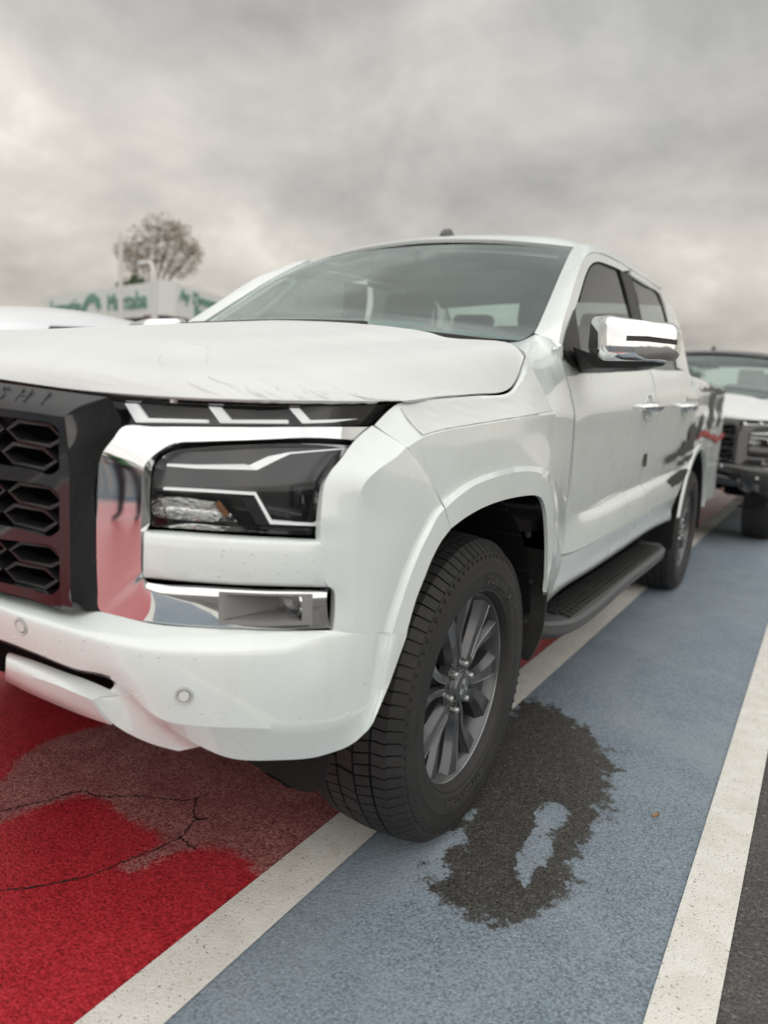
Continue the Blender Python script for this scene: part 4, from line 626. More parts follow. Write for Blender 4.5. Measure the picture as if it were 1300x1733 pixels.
def doors(s):
    mb = MB(); mb.grid(loft(DOORF, 45, 7, idx=True, sharp=(5,)), out=(1, 0, 0), flange=.03); mb.grid(loft([WF_O, WF_I], 65, 4, idx=True), out=(1, 0, .3), flange=.016); d = part('front_door', 'white_paint', mb, ang=25)
    mb = MB(); mb.grid(loft([WF_I, [tuple(V3(p)+V3((-.012, .012*(k < 4), -.012 if k > 4 else 0))) for k, p in enumerate(WF_I)]], 65, 3, idx=True), out=(1, 0, .3)); part('window_seal', 'dark_plastic', mb, d)
    mb = MB(); mb.grid(loft([[(0.8254,0.6585,1.249),(0.8049,0.7317,1.317),(0.7692,0.9187,1.436),(0.7342,1.089,1.553),(0.7198,1.183,1.601)], [(0.8396,0.8227,1.201),(0.8203,0.9726,1.266),(0.7802,1.089,1.399),(0.7374,1.206,1.542),(0.7109,1.301,1.63)], [(0.8307,1.336,1.231),(0.8111,1.369,1.296),(0.7681,1.434,1.44),(0.7313,1.481,1.562),(0.7037,1.514,1.654)], [(0.8236,1.743,1.254),(0.8027,1.734,1.324),(0.7586,1.702,1.471),(0.7221,1.684,1.593),(0.6989,1.673,1.67)]], 20, 6), out=(1, 0, .3)); part('window', 'side_glass', mb, d)
    mb = MB(); mb.poly([(0.8343,0.6009,1.269),(0.8217,0.6564,1.311),(0.7966,0.7958,1.395),(0.8398,0.7718,1.251),(0.8562,0.7546,1.196),(0.8508,0.666,1.214),(0.8437,0.6044,1.238)], (1, 0, .3), .012); part('mirror_sail', 'dark_plastic', mb, d)
    mb = MB(); mb.grid(loft([[(0.7101,1.621,1.663),(0.7394,1.666,1.565),(0.8049,1.701,1.347),(0.8339,1.708,1.25)], [(0.7066,1.821,1.675),(0.7345,1.869,1.581),(0.8012,1.915,1.359),(0.8303,1.915,1.262)]], 16, 4), out=(1, 0, .3), flange=.012); part('door_pillar', 'dark_plastic', mb, d)
    mb = MB(); P = [(0.8577,0.7243,1.194),(0.8539,0.9846,1.207),(0.8478,1.342,1.227),(0.8381,1.891,1.26)]; mb.grid(loft([P, offset_row(P, (-.006, 0, .014))], 20, 2), out=(1, 0, .3), flange=.01); part('belt_trim', 'dark_plastic', mb, d)
    door_handle(1.60, 1.100, .892, d)
    mb = MB(); mb.grid(loft(DOORR, 37, 7, idx=True, sharp=(5,)), out=(1, 0, 0), flange=.03); mb.grid(loft([WR_O, WR_I], 57, 4, idx=True), out=(1, 0, .3), flange=.016); d = part('rear_door', 'white_paint', mb, ang=25)
    mb = MB(); mb.grid(loft([[(0.6961,1.864,1.68),(0.723,1.928,1.59),(0.7897,1.954,1.368),(0.8198,1.965,1.267)], [(0.6937,2.164,1.688),(0.7142,2.237,1.619),(0.7833,2.276,1.389),(0.8143,2.279,1.286)], [(0.689,2.536,1.703),(0.7039,2.598,1.654),(0.7623,2.668,1.459),(0.8056,2.673,1.315)]], 16, 6), out=(1, 0, .3)); part('window', 'side_glass', mb, d)
    mb = MB(); mb.grid(loft([[(0.7099,1.785,1.674),(0.706,2.106,1.687),(0.7017,2.441,1.701),(0.7054,2.521,1.689),(0.7178,2.576,1.647),(0.7383,2.623,1.579),(0.7742,2.669,1.459),(0.8168,2.659,1.317)], [(0.7038,1.837,1.667),(0.7014,2.121,1.675),(0.6978,2.409,1.688),(0.702,2.456,1.673),(0.7129,2.497,1.637),(0.7331,2.542,1.57),(0.7685,2.586,1.452),(0.81,2.595,1.313)]], 40, 3, idx=True), out=(1, 0, .3)); part('window_seal', 'dark_plastic', mb, d)
    door_handle(2.50, 1.118, .892, d)
    if s > 0:
        mb = MB(); mb.box((.886, 1.70, .872), (.004, .040, .055)); part('sticker', 'rust_sticker', mb, d)
    mb = MB(); mb.box((.835, 1.748, .92), (.05, .06, .62)); part('door_gap_backing', 'black_void', mb)  # black strip added behind the shut line so the gap reads dark
    # mirror
    mb = MB(); pl = [(.958, .545), (1.085, .556), (1.158, .602), (1.158, .69), (.915, .745), (.884, .665)]; zl = [(1.214, 1.346), (1.214, 1.342), (1.226, 1.324), (1.226, 1.33), (1.234, 1.368), (1.242, 1.366)]
    n = len(pl); vv = [(*p, z[0]) for p, z in zip(pl, zl)]+[(*p, z[1]) for p, z in zip(pl, zl)]; mb.add(vv, [tuple(range(n))[::-1], tuple(range(n, 2*n))]+[(i, (i+1) % n, n+(i+1) % n, n+i) for i in range(n)])
    mm = mb.build('mirror', 'chrome', truck, bevel=0)
    bm = bmesh.new(); bm.from_mesh(mm.data); bmesh.ops.bevel(bm, geom=list(bm.edges), offset=.029, segments=6, profile=.5, affect='EDGES', clamp_overlap=True)
    for f in bm.faces: f.smooth = True
    for e_ in bm.edges: e_.smooth = True
    bm.to_mesh(mm.data); bm.free()
    mb = MB(); mb.poly([(1.030, .5485, 1.2895), (1.085, .5535, 1.289), (1.085, .5535, 1.275), (1.030, .5485, 1.2755)], (.08, -1, 0), .01); mb.poly([(1.085, .5535, 1.289), (1.128, .5805, 1.286), (1.157, .605, 1.284), (1.157, .605, 1.271), (1.128, .5805, 1.272), (1.085, .5535, 1.275)], (.5, -1, 0), .012); part('turn_repeater', 'dark_plastic', mb, mm)
    mb = MB(); mb.poly([(.86, .60, 1.262), (.93, .58, 1.24), (1.00, .565, 1.228), (1.11, .60, 1.236), (1.135, .635, 1.236), (1.12, .64, 1.218), (1.05, .62, 1.206), (.93, .63, 1.202), (.862, .70, 1.196)], (.2, -1, 0), .10); part('mirror_foot', 'dark_plastic', mb, mm, bevel=.006)
    # sill
    mb = MB(); mb.grid(loft([[(0.899,0.5821,0.6162),(0.899,0.759,0.6141),(0.899,1.05,0.6153),(0.899,1.406,0.6195),(0.899,2.121,0.6326),(0.899,2.517,0.6351)], [(0.887,0.5934,0.5572),(0.887,0.7533,0.5537),(0.885,1.045,0.5552),(0.885,1.41,0.564),(0.885,2.115,0.5695),(0.885,2.5,0.5739)], [(0.879,0.5814,0.5046),(0.879,0.6795,0.51),(0.879,1.005,0.5122),(0.879,1.415,0.5202),(0.879,2.001,0.5328),(0.879,2.55,0.5223)], [(0.855,0.6133,0.46),(0.855,0.752,0.4748),(0.855,1.103,0.4771),(0.855,1.529,0.4835),(0.855,2.138,0.497),(0.855,2.711,0.4803)]], 40, 5), out=(1, 0, -.3), flange=.02); part('sill', 'white_paint', mb)
    # side step
    ys = [.60, .66, .72, 1.5, 2.22, 2.28, 2.34]; xo = [.84, .90, .925, .928, .925, .91, .885]
    mb = MB(); top = [[(.78, y, .392+.012*(y-.6)/1.7) for y in ys], [(x-.012, y, .394+.012*(y-.6)/1.7) for x, y in zip(xo, ys)], [(x, y, .384+.012*(y-.6)/1.7) for x, y in zip(xo, ys)], [(x-.004, y, .352+.012*(y-.6)/1.7) for x, y in zip(xo, ys)], [(x-.04, y, .328) for x, y in zip(xo, ys)], [(.77, y, .325) for y in ys]]
    mb.grid(loft(top, 60, 3, lin=True), out=(1, 0, .4)); 
    st = part('side_step', 'step_plastic', mb, ang=40)
    mb = MB()
    for e_ in ((ys[0], -1), (ys[-1], 1)):
        k = 0 if e_[1] < 0 else -1; prof = [t_[k] for t_ in top]; mb.poly(prof, (0, e_[1], 0), .004)
    part('step_end', 'step_plastic', mb, st)
    mb = MB()
    for r_ in range(5):
        for k in range(38):
            mb.box((.802+r_*.0235, .735+k*.0395+(r_ % 2)*.012, .3985+.012*(.135+k*.0395)/1.7), (.016, .031, .008))
    tag(part('tread_pad', 'dark_plastic', mb, st, smooth=False), kind='stuff')
    mb = MB()
    for y in (.95, 1.5, 2.05): mb.box((.70, y, .36), (.2, .05, .04))
    part('step_bracket', 'liner', mb, st)
    mb = MB(); mb.box((.74, 1.5, .47), (.06, 2.1, .22)); part('sill_gap_backing', 'black_void', mb)  # black panel added below the sill, colouring in the shade above the step
pair(doors)

# ---- roof, pillars, screen
RI = [(0.748,0.5737,1.299),(0.74,0.6251,1.327),(0.712,0.7885,1.433),(0.678,0.9787,1.556),(0.645,1.167,1.662),(0.64,1.245,1.699),(0.655,1.427,1.724),(0.665,1.752,1.737),(0.675,2.159,1.74),(0.68,2.577,1.74)]; RO = [(0.839,0.5402,1.257),(0.8168,0.6249,1.331),(0.7856,0.774,1.435),(0.7561,0.9157,1.533),(0.7356,1.031,1.601),(0.7216,1.167,1.648),(0.7112,1.418,1.683),(0.7066,1.702,1.698),(0.7042,2.066,1.706),(0.7016,2.464,1.715)]
RM = [tuple((V3(a)+V3(c_))/2+V3((.010, -.003*(k < 5), .003 if k < 5 else .010))*(.25 if k == 0 else .6 if k == 1 else 1)) for k, (a, c_) in enumerate(zip(RI, RO))]
WE = [(.748, .455, 1.264)]+[(0.745,0.5533,1.291),(0.736,0.631,1.327),(0.708,0.794,1.433),(0.674,0.9841,1.558),(0.641,1.176,1.664)]
def scr(fx):   # a longitudinal line of the windscreen at fraction fx of the half width
    bow = (1-fx*fx); return [(p[0]*fx, p[1]-bow*(.20 if k == 0 else .17 if k == 1 else .15-.02*k), p[2]+bow*(.012+.005*k)) for k, p in enumerate(WE)]
def rails(s):
    mb = MB(); mb.grid(loft([RI, RM, RO], 91, 4, idx=True), out=(1, -.3, .6), flange=.014); part('roof_rail', 'white_paint', mb, ang=40)
    mb = MB(); a = [(0.68,2.562,1.738),(0.685,2.705,1.725),(0.7,2.769,1.683),(0.735,2.926,1.582),(0.775,2.981,1.437),(0.82,2.928,1.317),(0.86,2.966,1.226)]; bb = [(0.7008,2.468,1.714),(0.7029,2.595,1.707),(0.7171,2.68,1.66),(0.7427,2.73,1.574),(0.7817,2.771,1.444),(0.8201,2.799,1.316)]+[(.868, 2.86, 1.20)]
    mb.grid(loft([a, bb], 49, 4, idx=True), out=(1, .3, .3), flange=.012); part('rear_pillar', 'white_paint', mb)
    mb = MB(); mb.grid(loft([offset_row(WE, (-.02, .03, -.012)), offset_row(WE, (.05, .10, -.012))], 30, 3), out=(-1, -1, 0)); part('pillar_trim', 'cream_interior', mb)
pair(rails)
cols = [[(-x, y, z) for x, y, z in scr(f_)] for f_ in (1, .8, .45)]+[scr(0)]+[scr(f_) for f_ in (.45, .8, 1)]
SG = loft(cols, 41, 10, idx=False); mb = MB(); mb.grid(SG, out=(0, -1, .8)); ws = part('windshield', 'screen_glass', mb, ang=80)
nr, nc = SG.shape[:2]; mb = MB(); In = SG+V3((0, .006, -.004))
mb.grid(In[:4], out=(0, -1, .8)); mb.grid(In[-4:], out=(0, -1, .8)); mb.grid(In[3:-3, :5], out=(0, -1, .8)); mb.grid(In[3:-3, -3:], out=(0, -1, .8)); part('glass_band', 'ceramic_band', mb, ws, ang=80)
mb = MB(); P = [(-0.2244,1.1,1.641),(-0.23,1.2,1.726),(0.0592,1.2,1.718),(0.0197,1.1,1.631)]; mb.poly(offset_row(P, (0, .02, -.01)), (0, -1, .8), .03); part('sensor_cover', 'dark_interior', mb, ws)
mb = MB(); wp = [[(-.70, .40, 1.262), (-.3, .27, 1.288), (0, .25, 1.296), (.3, .27, 1.29), (.70, .40, 1.262)], [(-.70, .50, 1.258), (-.3, .36, 1.275), (0, .33, 1.285), (.3, .36, 1.275), (.70, .50, 1.258)]]
mb.grid(loft(wp, 40, 3), out=(0, -.3, 1), flange=.03); part('cowl', 'dark_plastic', mb)
for x0, y0, x1, y1 in ((.30, .305, -.25, .27), (-.28, .30, -.68, .40)):
    mb = MB(); mb.tube(spline([(x0, y0, 1.298), ((x0+x1)/2, (y0+y1)/2+.0, 1.302), (x1, y1, 1.296)], 14), .007, 8); mb.tube([(x0, y0, 1.28), (x0, y0, 1.303)], .014, 10); part('wiper', 'dark_plastic', mb)
RF = [[(0, 1.162, 1.732), (.3, 1.185, 1.721), (.52, 1.222, 1.700), (.632, 1.252, 1.687)], [(0, 1.30, 1.774), (.3, 1.31, 1.764), (.52, 1.33, 1.745), (.632, 1.345, 1.716)], [(0, 1.7, 1.796), (.3, 1.7, 1.788), (.53, 1.7, 1.770), (.648, 1.7, 1.742)], [(0, 2.2, 1.792), (.3, 2.2, 1.785), (.53, 2.2, 1.768), (.662, 2.2, 1.744)], [(0, 2.60, 1.768), (.3, 2.6, 1.762), (.54, 2.59, 1.748), (.672, 2.55, 1.732)], [(0, 2.70, 1.735), (.3, 2.70, 1.73), (.54, 2.685, 1.715), (.675, 2.63, 1.70)]]
rf = [[(-x, y, z) for x, y, z in r_[:0:-1]]+r_ for r_ in RF]
mb = MB(); mb.grid(loft(rf, 61, 7), out=(0, 0, 1), flange=.014); roof = part('roof', 'white_paint', mb, ang=40)
mb = MB(); mb.grid(loft([offset_row(r_, (0, .03, -.045)) for r_ in rf], 31, 4), out=(0, 0, -1)); part('headliner', 'cream_interior', mb, roof)
mb = MB(); mb.grid(loft([[(0, 1.345, 1.770), (.0, 1.36, 1.812), (0, 1.40, 1.828), (0, 1.47, 1.782)], [(.020, 1.345, 1.770), (.017, 1.36, 1.808), (.014, 1.40, 1.823), (.010, 1.47, 1.782)], [(.026, 1.338, 1.764), (.026, 1.36, 1.764), (.024, 1.40, 1.764), (.012, 1.48, 1.764)]], 16, 5), out=(1, 0, 0)); q = mb.v; n0 = len(q); mb.v = q+[(-x, y, z) for x, y, z in q]; mb.f += [tuple(i+n0 for i in f)[::-1] for f in mb.f]; mb.mi = mb.mi*2
part('roof_antenna', 'gloss_black', mb, roof)

# ---- cab back, bed, rear lamps
mb = MB(); mb.grid(loft([[(-.83, 2.80, 1.30), (0, 2.83, 1.30), (.83, 2.80, 1.30)], [(-.87, 2.80, .6), (0, 2.83, .6), (.87, 2.80, .6)]], 12, 3), out=(0, 1, 0), flange=.02); part('cab_back', 'white_paint', mb)
mb = MB(); mb.grid(loft([[(-.64, 2.69, 1.70), (0, 2.72, 1.71), (.64, 2.69, 1.70)], [(-.80, 2.80, 1.30), (0, 2.83, 1.30), (.80, 2.80, 1.30)]], 12, 6), out=(0, 1, 0)); part('rear_window', 'side_glass', mb)
def bedside(s):
    mb = MB(); G = []; yc = 3.17
    for y in np.concatenate([np.linspace(2.895, 3.66, 24), np.linspace(3.70, 4.40, 12)]):
        zb = .385+math.sqrt(max(.49**2-(y-yc)**2, 0)) if abs(y-yc) < .47 else .50
        if y < yc and zb < .52: zb = .52
        tp = min(1, max(0, (y-4.2)/.2)); col_ = []
        for f_, x, zt in ((0, .80, 1.298), (.02, .852, 1.292), (.08, .872, 1.265), (.25, .884, 1.16), (.5, .888, 1.03), (.75, .885, .86), (1, .895, 0)):
            z = 1.298*(1-f_)+zb*f_; col_.append((x-.06*tp*tp, y, z))
        G.append(spline(col_, 25, True))
    mb.grid(np.array(G), out=(1, 0, 0), flange=.02); bs = part('bed_side', 'white_paint', mb, ang=30)
    mb = MB(); ang = np.linspace(R(166), R(10), 40); ring = lambda r_, x: [(x, yc+r_*math.cos(a_), .385+r_*math.sin(a_)) for a_ in ang]
    mb.grid(np.array([ring(.520, .892), ring(.512, .902), ring(.488, .904), ring(.484, .885)]), out=(1, 0, 0)); part('wheel_arch_flare', 'white_paint', mb, bs)
    mb = MB(); mb.lathe([(.42, .482), (.88, .482)], 36, 'x', (0, yc, .385), a0=R(-8), a1=R(188)); mb.lathe([(.42, .48), (.42, .05)], 36, 'x', (0, yc, .385), a0=R(-8), a1=R(188)); part('arch_liner', 'liner', mb, bs)
    mb = MB(); mb.grid(loft([[(.835, 4.30, 1.25), (.835, 4.41, 1.25), (.72, 4.44, 1.25)], [(.862, 4.29, 1.10), (.845, 4.41, 1.10), (.72, 4.445, 1.10)], [(.862, 4.30, .93), (.84, 4.41, .93), (.72, 4.445, .93)]], 12, 6), out=(1, 1, 0), flange=.02); part('tail_lamp', 'decal_red', mb, bs)
    # stripe decals with torn ends, on door and bed
    def decal(pts, mt, par=bs):
        P = np.array(pts); n_ = len(P); P = np.concatenate([[P[i]*(1-f_)+P[(i+1) % n_]*f_ for f_ in (0, .25, .5, .75)] for i in range(n_)]); P[:, 1:] += rng.normal(0, .007, (len(P), 2)); q = MB(); q.poly(P, (1, 0, 0), .0015); part('decal', mt, q, par, smooth=False)
    if s > 0:
        decal([(.8945, 3.05, 1.245), (.8945, 3.45, 1.262), (.8945, 3.95, 1.258), (.8945, 4.15, 1.24), (.8945, 3.9, 1.225), (.8945, 3.4, 1.232), (.8945, 3.1, 1.225)], 'decal_grey')
        decal([(.8945, 3.42, 1.21), (.8945, 3.62, 1.215), (.8945, 3.58, 1.12), (.8945, 3.66, 1.05), (.8945, 3.52, .985), (.8945, 3.40, 1.02), (.8945, 3.46, 1.10), (.8945, 3.38, 1.15)], 'decal_grey')
        decal([(.8945, 3.80, 1.20), (.8945, 3.98, 1.205), (.8945, 4.0, 1.03), (.8945, 3.86, 1.0), (.8945, 3.90, 1.10), (.8945, 3.78, 1.13)], 'decal_grey')
        decal([(.8945, 3.02, 1.0), (.8945, 3.14, 1.10), (.8945, 3.20, 1.05), (.8945, 3.16, .98), (.8945, 3.28, .99), (.8945, 3.24, .955), (.8945, 3.05, .94)], 'decal_grey')
        decal([(.897, 2.98, .935), (.897, 3.2, .985), (.897, 3.5, .975), (.897, 3.9, .93), (.897, 4.25, .96), (.897, 4.25, .925), (.897, 3.9, .895), (.897, 3.5, .945), (.897, 3.2, .955)], 'decal_red')
        for pl in ([(0.897,2.106,0.8423),(0.897,2.196,0.8673),(0.897,2.32,0.8712),(0.897,2.445,0.8849),(0.897,2.538,0.9037),(0.897,2.592,0.9308),(0.897,2.698,0.9413),(0.897,2.708,0.9801),(0.897,2.763,1.012),(0.897,2.872,1.032),(0.897,2.986,0.9973),(0.897,2.987,0.9422),(0.897,2.878,0.9173),(0.897,2.94,0.8917),(0.897,2.784,0.8798),(0.897,2.64,0.8652),(0.897,2.483,0.8555),(0.897,2.366,0.8511),(0.897,2.309,0.8386),(0.897,2.201,0.8348)], [(0.895,2.475,0.8087),(0.895,2.602,0.8311),(0.895,2.744,0.8446),(0.895,2.895,0.8589),(0.895,2.985,0.8521),(0.895,2.919,0.8271),(0.895,2.764,0.8171),(0.895,2.619,0.8078)], [(0.899,2.218,0.7424),(0.899,2.313,0.7661),(0.899,2.441,0.7735),(0.899,2.576,0.7815),(0.899,2.766,0.7808),(0.899,2.826,0.7538),(0.899,2.68,0.7394),(0.899,2.735,0.7159),(0.899,2.59,0.7097),(0.899,2.574,0.6818),(0.899,2.436,0.7052),(0.899,2.398,0.6863),(0.899,2.31,0.7207)]):
            decal(pl, 'decal_grey', [o for o in truck.children if o.name.startswith('rear_door')][0])
pair(bedside)
mb = MB(); mb.box((0, 4.41, .95), (1.46, .05, .62)); part('tailgate', 'white_paint', mb, bevel=.012)
mb = MB(); mb.box((0, 4.43, .55), (1.62, .14, .18)); part('rear_bumper', 'dark_plastic', mb, bevel=.02)
mb = MB(); mb.box((0, 3.6, .82), (1.55, 1.5, .03)); part('bed_floor', 'dark_plastic', mb)
mb = MB(); mb.box((0, 1.9, .52), (.86, 4.6, .16)); mb.box((0, 1.72, .52), (1.62, 2.0, .10)); mb.box((0, -.02, .48), (.7, 1.0, .12)); part('chassis', 'liner', mb)

# ---- cabin
mb = MB(); mb.grid(loft([[(-.70, .50, 1.235), (0, .38, 1.262), (.70, .50, 1.235)], [(-.71, .75, 1.21), (0, .72, 1.235), (.71, .75, 1.21)], [(-.72, .95, 1.15), (0, .95, 1.17), (.72, .95, 1.15)], [(-.72, .98, .80), (0, .98, .80), (.72, .98, .80)]], 30, 5), out=(0, 0, 1)); part('dashboard', 'dark_interior', mb)
def seat(x, y, w_, parent=None):
    e_ = empty('seat', (0, 0, 0), truck)
    def cushion(nm, c_, d, tilt, bv): q = MB(); ca, sa = math.cos(tilt), math.sin(tilt); q.box(c_, d, rot=[(1, 0, 0), (0, ca, -sa), (0, sa, ca)]); part(nm, 'seat_fabric', q, e_, bevel=bv)
    cushion('seat_base', (x, y-.25, .86), (w_, .50, .14), R(6), .035); cushion('backrest', (x, y+.06, 1.14), (w_*.96, .14, .60), R(-16), .045)
    return e_
def headrest(x, y, e_): q = MB(); q.box((x, y+.17, 1.515), (.26, .10, .18), rot=[(1, 0, 0), (0, .98, .2), (0, -.2, .98)]); part('headrest', 'seat_fabric', q, e_, bevel=.04); q = MB(); [q.tube([(x+d, y+.14, 1.36), (x+d, y+.16, 1.50)], .007, 8) for d in (-.06, .06)]; part('headrest_post', 'steel', q, e_)
for x in (.37, -.37): headrest(x, 1.55, seat(x, 1.55, .50))
e_ = seat(0, 2.45, 1.25)
for x in (.40, -.40): headrest(x, 2.40, e_)
mb = MB(); a_ = np.linspace(0, 2*math.pi, 33); P = [(.37+.18*math.cos(t_), .98+.18*math.sin(t_)*.42, 1.16+.18*math.sin(t_)*.90) for t_ in a_]; mb.tube(P, .014, 8, cap=False); mb.box((.37, .99, 1.16), (.34, .03, .05)); mb.box((.37, .97, 1.10), (.06, .03, .12)); mb.tube([(.37, .99, 1.16), (.37, .80, 1.08)], .03, 10); part('steering_wheel', 'dark_interior', mb)
for P in ([(-.60, .74, 1.37), (-.565, .76, 1.365), (-.545, .92, 1.475), (-.555, 1.02, 1.55), (-.60, 1.03, 1.56)],):
    mb = MB(); mb.tube(spline(P, 24), .016, 8); part('grab_handle', 'cream_interior', mb)
mb = MB(); mb.box((0, 1.7, .68), (1.5, 2.0, .04)); part('cabin_floor', 'dark_interior', mb)
for s_ in (-1, 1): mb = MB(); mb.box((s_*.79, 1.75, .98), (.05, 2.0, .42)); part('door_lining', 'dark_interior', mb)
mb = MB(); mb.box((-.12, .49, 1.292), (.09, .004, .07)); part('paper_tag', 'paper_yellow', mb)
mb = MB(); mb.box((0, 1.13, 1.60), (.22, .03, .06)); mb.tube([(0, 1.12, 1.62), (0, 1.15, 1.70)], .012, 8); part('rear_view_mirror', 'dark_interior', mb, bevel=.01)
# ---- wheels
WR_ = .3755
def squash(q): q.v = [(x, y, max(z, -WR_+.001)) for x, y, z in q.v]
def wheel(s, y, steer=0.0):
    global MIR
    root = empty('wheel', (.757*s, y, WR_), truck); root.rotation_euler = (0, 0, steer)
    def wp(nm, mt, q, **kw): return q.build(nm, mt, root, **kw)
    prof = [(-.095, .232), (-.118, .250), (-.132, .290), (-.134, .318), (-.124, .352), (-.112, .371), (-.100, .3625), (-.05, .3715), (.05, .3715), (.095, .3635), (.108, .358), (.119, .349), (.123, .345), (.128, .336), (.131, .318), (.1305, .302), (.1315, .300), (.1315, .296), (.130, .290), (.126, .268), (.1265, .262), (.1235, .258), (.1205, .252), (.1215, .249), (.112, .241), (.100, .236), (.092, .232)]
    q = MB(); q.lathe(prof, 120); q.f = [f[::-1] for f in q.f]; squash(q); ty = wp('tyre', 'rubber', q, ang=60)
    # tread: shoulder lugs and three centre ribs of interlocking blocks
    q = MB(); n = 84
    def block(a0, a1, x0, x1, sk, r0=.362, r1=.3835, sag=0.):
        vs = []
        for r_ in (r0, r1):
            for (a_, x_) in ((a0, x0), (a1, x0), (a1+sk, x1), (a0+sk, x1)):
                rr = r_-(sag if abs(x_) > .11 else 0)-.009*(x_/.1)**2*(r_ > .36); vs.append((x_, rr*math.cos(a_), rr*math.sin(a_)))
        q.add(vs, [(0, 1, 2, 3), (7, 6, 5, 4), (0, 4, 5, 1), (1, 5, 6, 2), (2, 6, 7, 3), (3, 7, 4, 0)])
    st = 2*math.pi/n
    for k in range(n):
        a = k*st; j = .10*st*math.sin(k*2.4)
        for sd in (1, -1):
            block(a+.06*st, a+.90*st, sd*.066, sd*.098, sd*.10*st); block(a+.10*st, a+.94*st, sd*.098, sd*.124, sd*.02*st, .356, .3805, .015)
            block(a+.30*st, a+.62*st, sd*.112, sd*.130, 0, .343, .366, .010)
        block(a+.05*st+j, a+.88*st+j, -.019, .019, .30*st)
        block(a+.42*st, a+1.28*st-.02*st, .024, .060, -.28*st); block(a+.42*st, a+1.28*st-.02*st, -.060, -.024, -.28*st)
    squash(q); tag(q.build('tread_blocks', 'rubber', root, smooth=False), kind='stuff')
    # sidewall lettering
    for txt, a0, size in (('DUELER A/T', R(58), .031), ('BRIDGESTONE', R(268), .026)):
        m_ = len(txt); wd = size*.80/.275
        for k, ch in enumerate(txt):
            if ch == ' ': continue
            vs, fs = text_mesh(ch, size, .0022); a = a0+wd*((m_-1)/2-k)*(1 if True else -1); u = V3((0, math.cos(a), math.sin(a))); tn = V3((0, math.sin(a), -math.cos(a)))
            if s > 0: tn = -tn if False else tn
            q = MB(); q.add([V3((.1290, 0, 0))+u*(.277+p[1])+(-tn if s < 0 else tn)*-p[0]*(-1 if s < 0 else 1)*-1+V3((p[2], 0, 0)) for p in vs], fs); q.build('tyre_letter', 'rubber_text', ty, smooth=False)
    # rim
    q = MB(); q.lathe([(.092, .2325), (.100, .2375), (.1005, .2345), (.094, .229), (.080, .222), (.03, .212), (-.06, .208), (-.095, .222), (-.095, .232)], 96); q.f = [f[::-1] for f in q.f]; rim = wp('rim', 'alloy', q, ang=50)
    q = MB(); q.lathe([(.0965, .2395), (.1012, .2385), (.1015, .2360), (.0985, .2335)], 96); q.f = [f[::-1] for f in q.f]; wp('rim_edge', 'alloy_edge', q)
    q = MB(); q.lathe([(.020, .16), (.020, .05), (.04, .05), (.04, .0001)], 48); q.lathe([(.0, .16), (.020, .16)], 48); q.f = [f[::-1] for f in q.f]; wp('brake_disc', 'brake', q)
    q = MB(); q.lathe([(.0, .215), (-.005, .0001)], 48); q.f = [f[::-1] for f in q.f]; wp('wheel_back', 'liner', q)
    PR = lambda r_, a_, x_: (x_, r_*math.cos(a_), r_*math.sin(a_))
    for k in range(6):
        ac = R(90+12+60*k)
        for sd in (1, -1):
            # one blade: inner root near the hub, kinked in the middle, flared at the rim
            st_ = [(.050, .04, .40, .086), (.085, .025, .38, .090), (.118, .035, .315, .088), (.150, .065, .325, .089), (.195, .105, .395, .094), (.230, .125, .455, .0955)]   # r, inner and outer edge angle, x
            L0, L1, T0, T1 = [], [], [], []
            for (r_, ai, ao, x_) in st_:
                w_ = ao-ai
                L0.append(PR(r_, ac+sd*ai, x_-.014)); T0.append(PR(r_, ac+sd*(ai+w_*.16), x_)); T1.append(PR(r_, ac+sd*(ai+w_*.72), x_-.003)); L1.append(PR(r_, ac+sd*ao, x_-.022))
            B0 = [(p[0]-.035, p[1], p[2]) for p in L0]; B1 = [(p[0]-.035, p[1], p[2]) for p in L1]
            q = MB(); q.grid(loft([B0, L0, T0, T1, L1, B1], 16, 1, idx=True, lin=True), out=(1, 0, 0)); q.build('spoke', 'alloy', rim, ang=18)
            E = np.array(T0); q = MB(); q.tube(spline([tuple(p+V3((.0005, 0, 0))) for p in E[1:]], 16), .0011, 5); q.build('spoke_edge', 'alloy_edge', rim)
        # recessed web between the twin blades
        q = MB(); q.grid(loft([[PR(.06, ac-.08, .062), PR(.14, ac-.07, .056), PR(.225, ac-.10, .070)], [PR(.06, ac+.08, .062), PR(.14, ac+.07, .056), PR(.225, ac+.10, .070)]], 10, 2), out=(1, 0, 0)); q.build('spoke_web', 'alloy', rim)
        a = R(90+42+60*k); q = MB(); q.lathe([(.070, .012), (.092, .0105), (.099, .0085), (.102, .004), (.1025, .0001)], 12, 'x', (0, .0585*math.cos(a), .0585*math.sin(a))); q.f = [f[::-1] for f in q.f]; q.build('lug_nut', 'steel', rim)
    q = MB(); q.lathe([(.055, .075), (.082, .072), (.084, .046), (.090, .044), (.092, .040), (.094, .039), (.099, .036), (.101, .030), (.1015, .0001)], 36); q.f = [f[::-1] for f in q.f]; q.build('hub', 'alloy', rim, ang=30)
    q = MB(); q.lathe([(.1016, .028), (.1025, .0275), (.1025, .0001)], 32); q.f = [f[::-1] for f in q.f]; q.build('hub_cap', 'gloss_black', rim)
    for k in range(3):   # three-diamond emblem
        a = R(90+120*k); u = V3((0, math.cos(a), math.sin(a))); v_ = V3((0, -math.sin(a), math.cos(a))); l = .023
        q = MB(); q.poly([V3((.1045, 0, 0)), V3((.1045, 0, 0))+u*l*.5+v_*l*.29, V3((.1045, 0, 0))+u*l, V3((.1045, 0, 0))+u*l*.5-v_*l*.29], (1, 0, 0), .002); q.build('emblem', 'steel', rim, smooth=False)
for s_ in (1, -1):
    MIR = s_
    wheel(s_, 0.0, 0.012); wheel(s_, 3.13)
MIR = 1
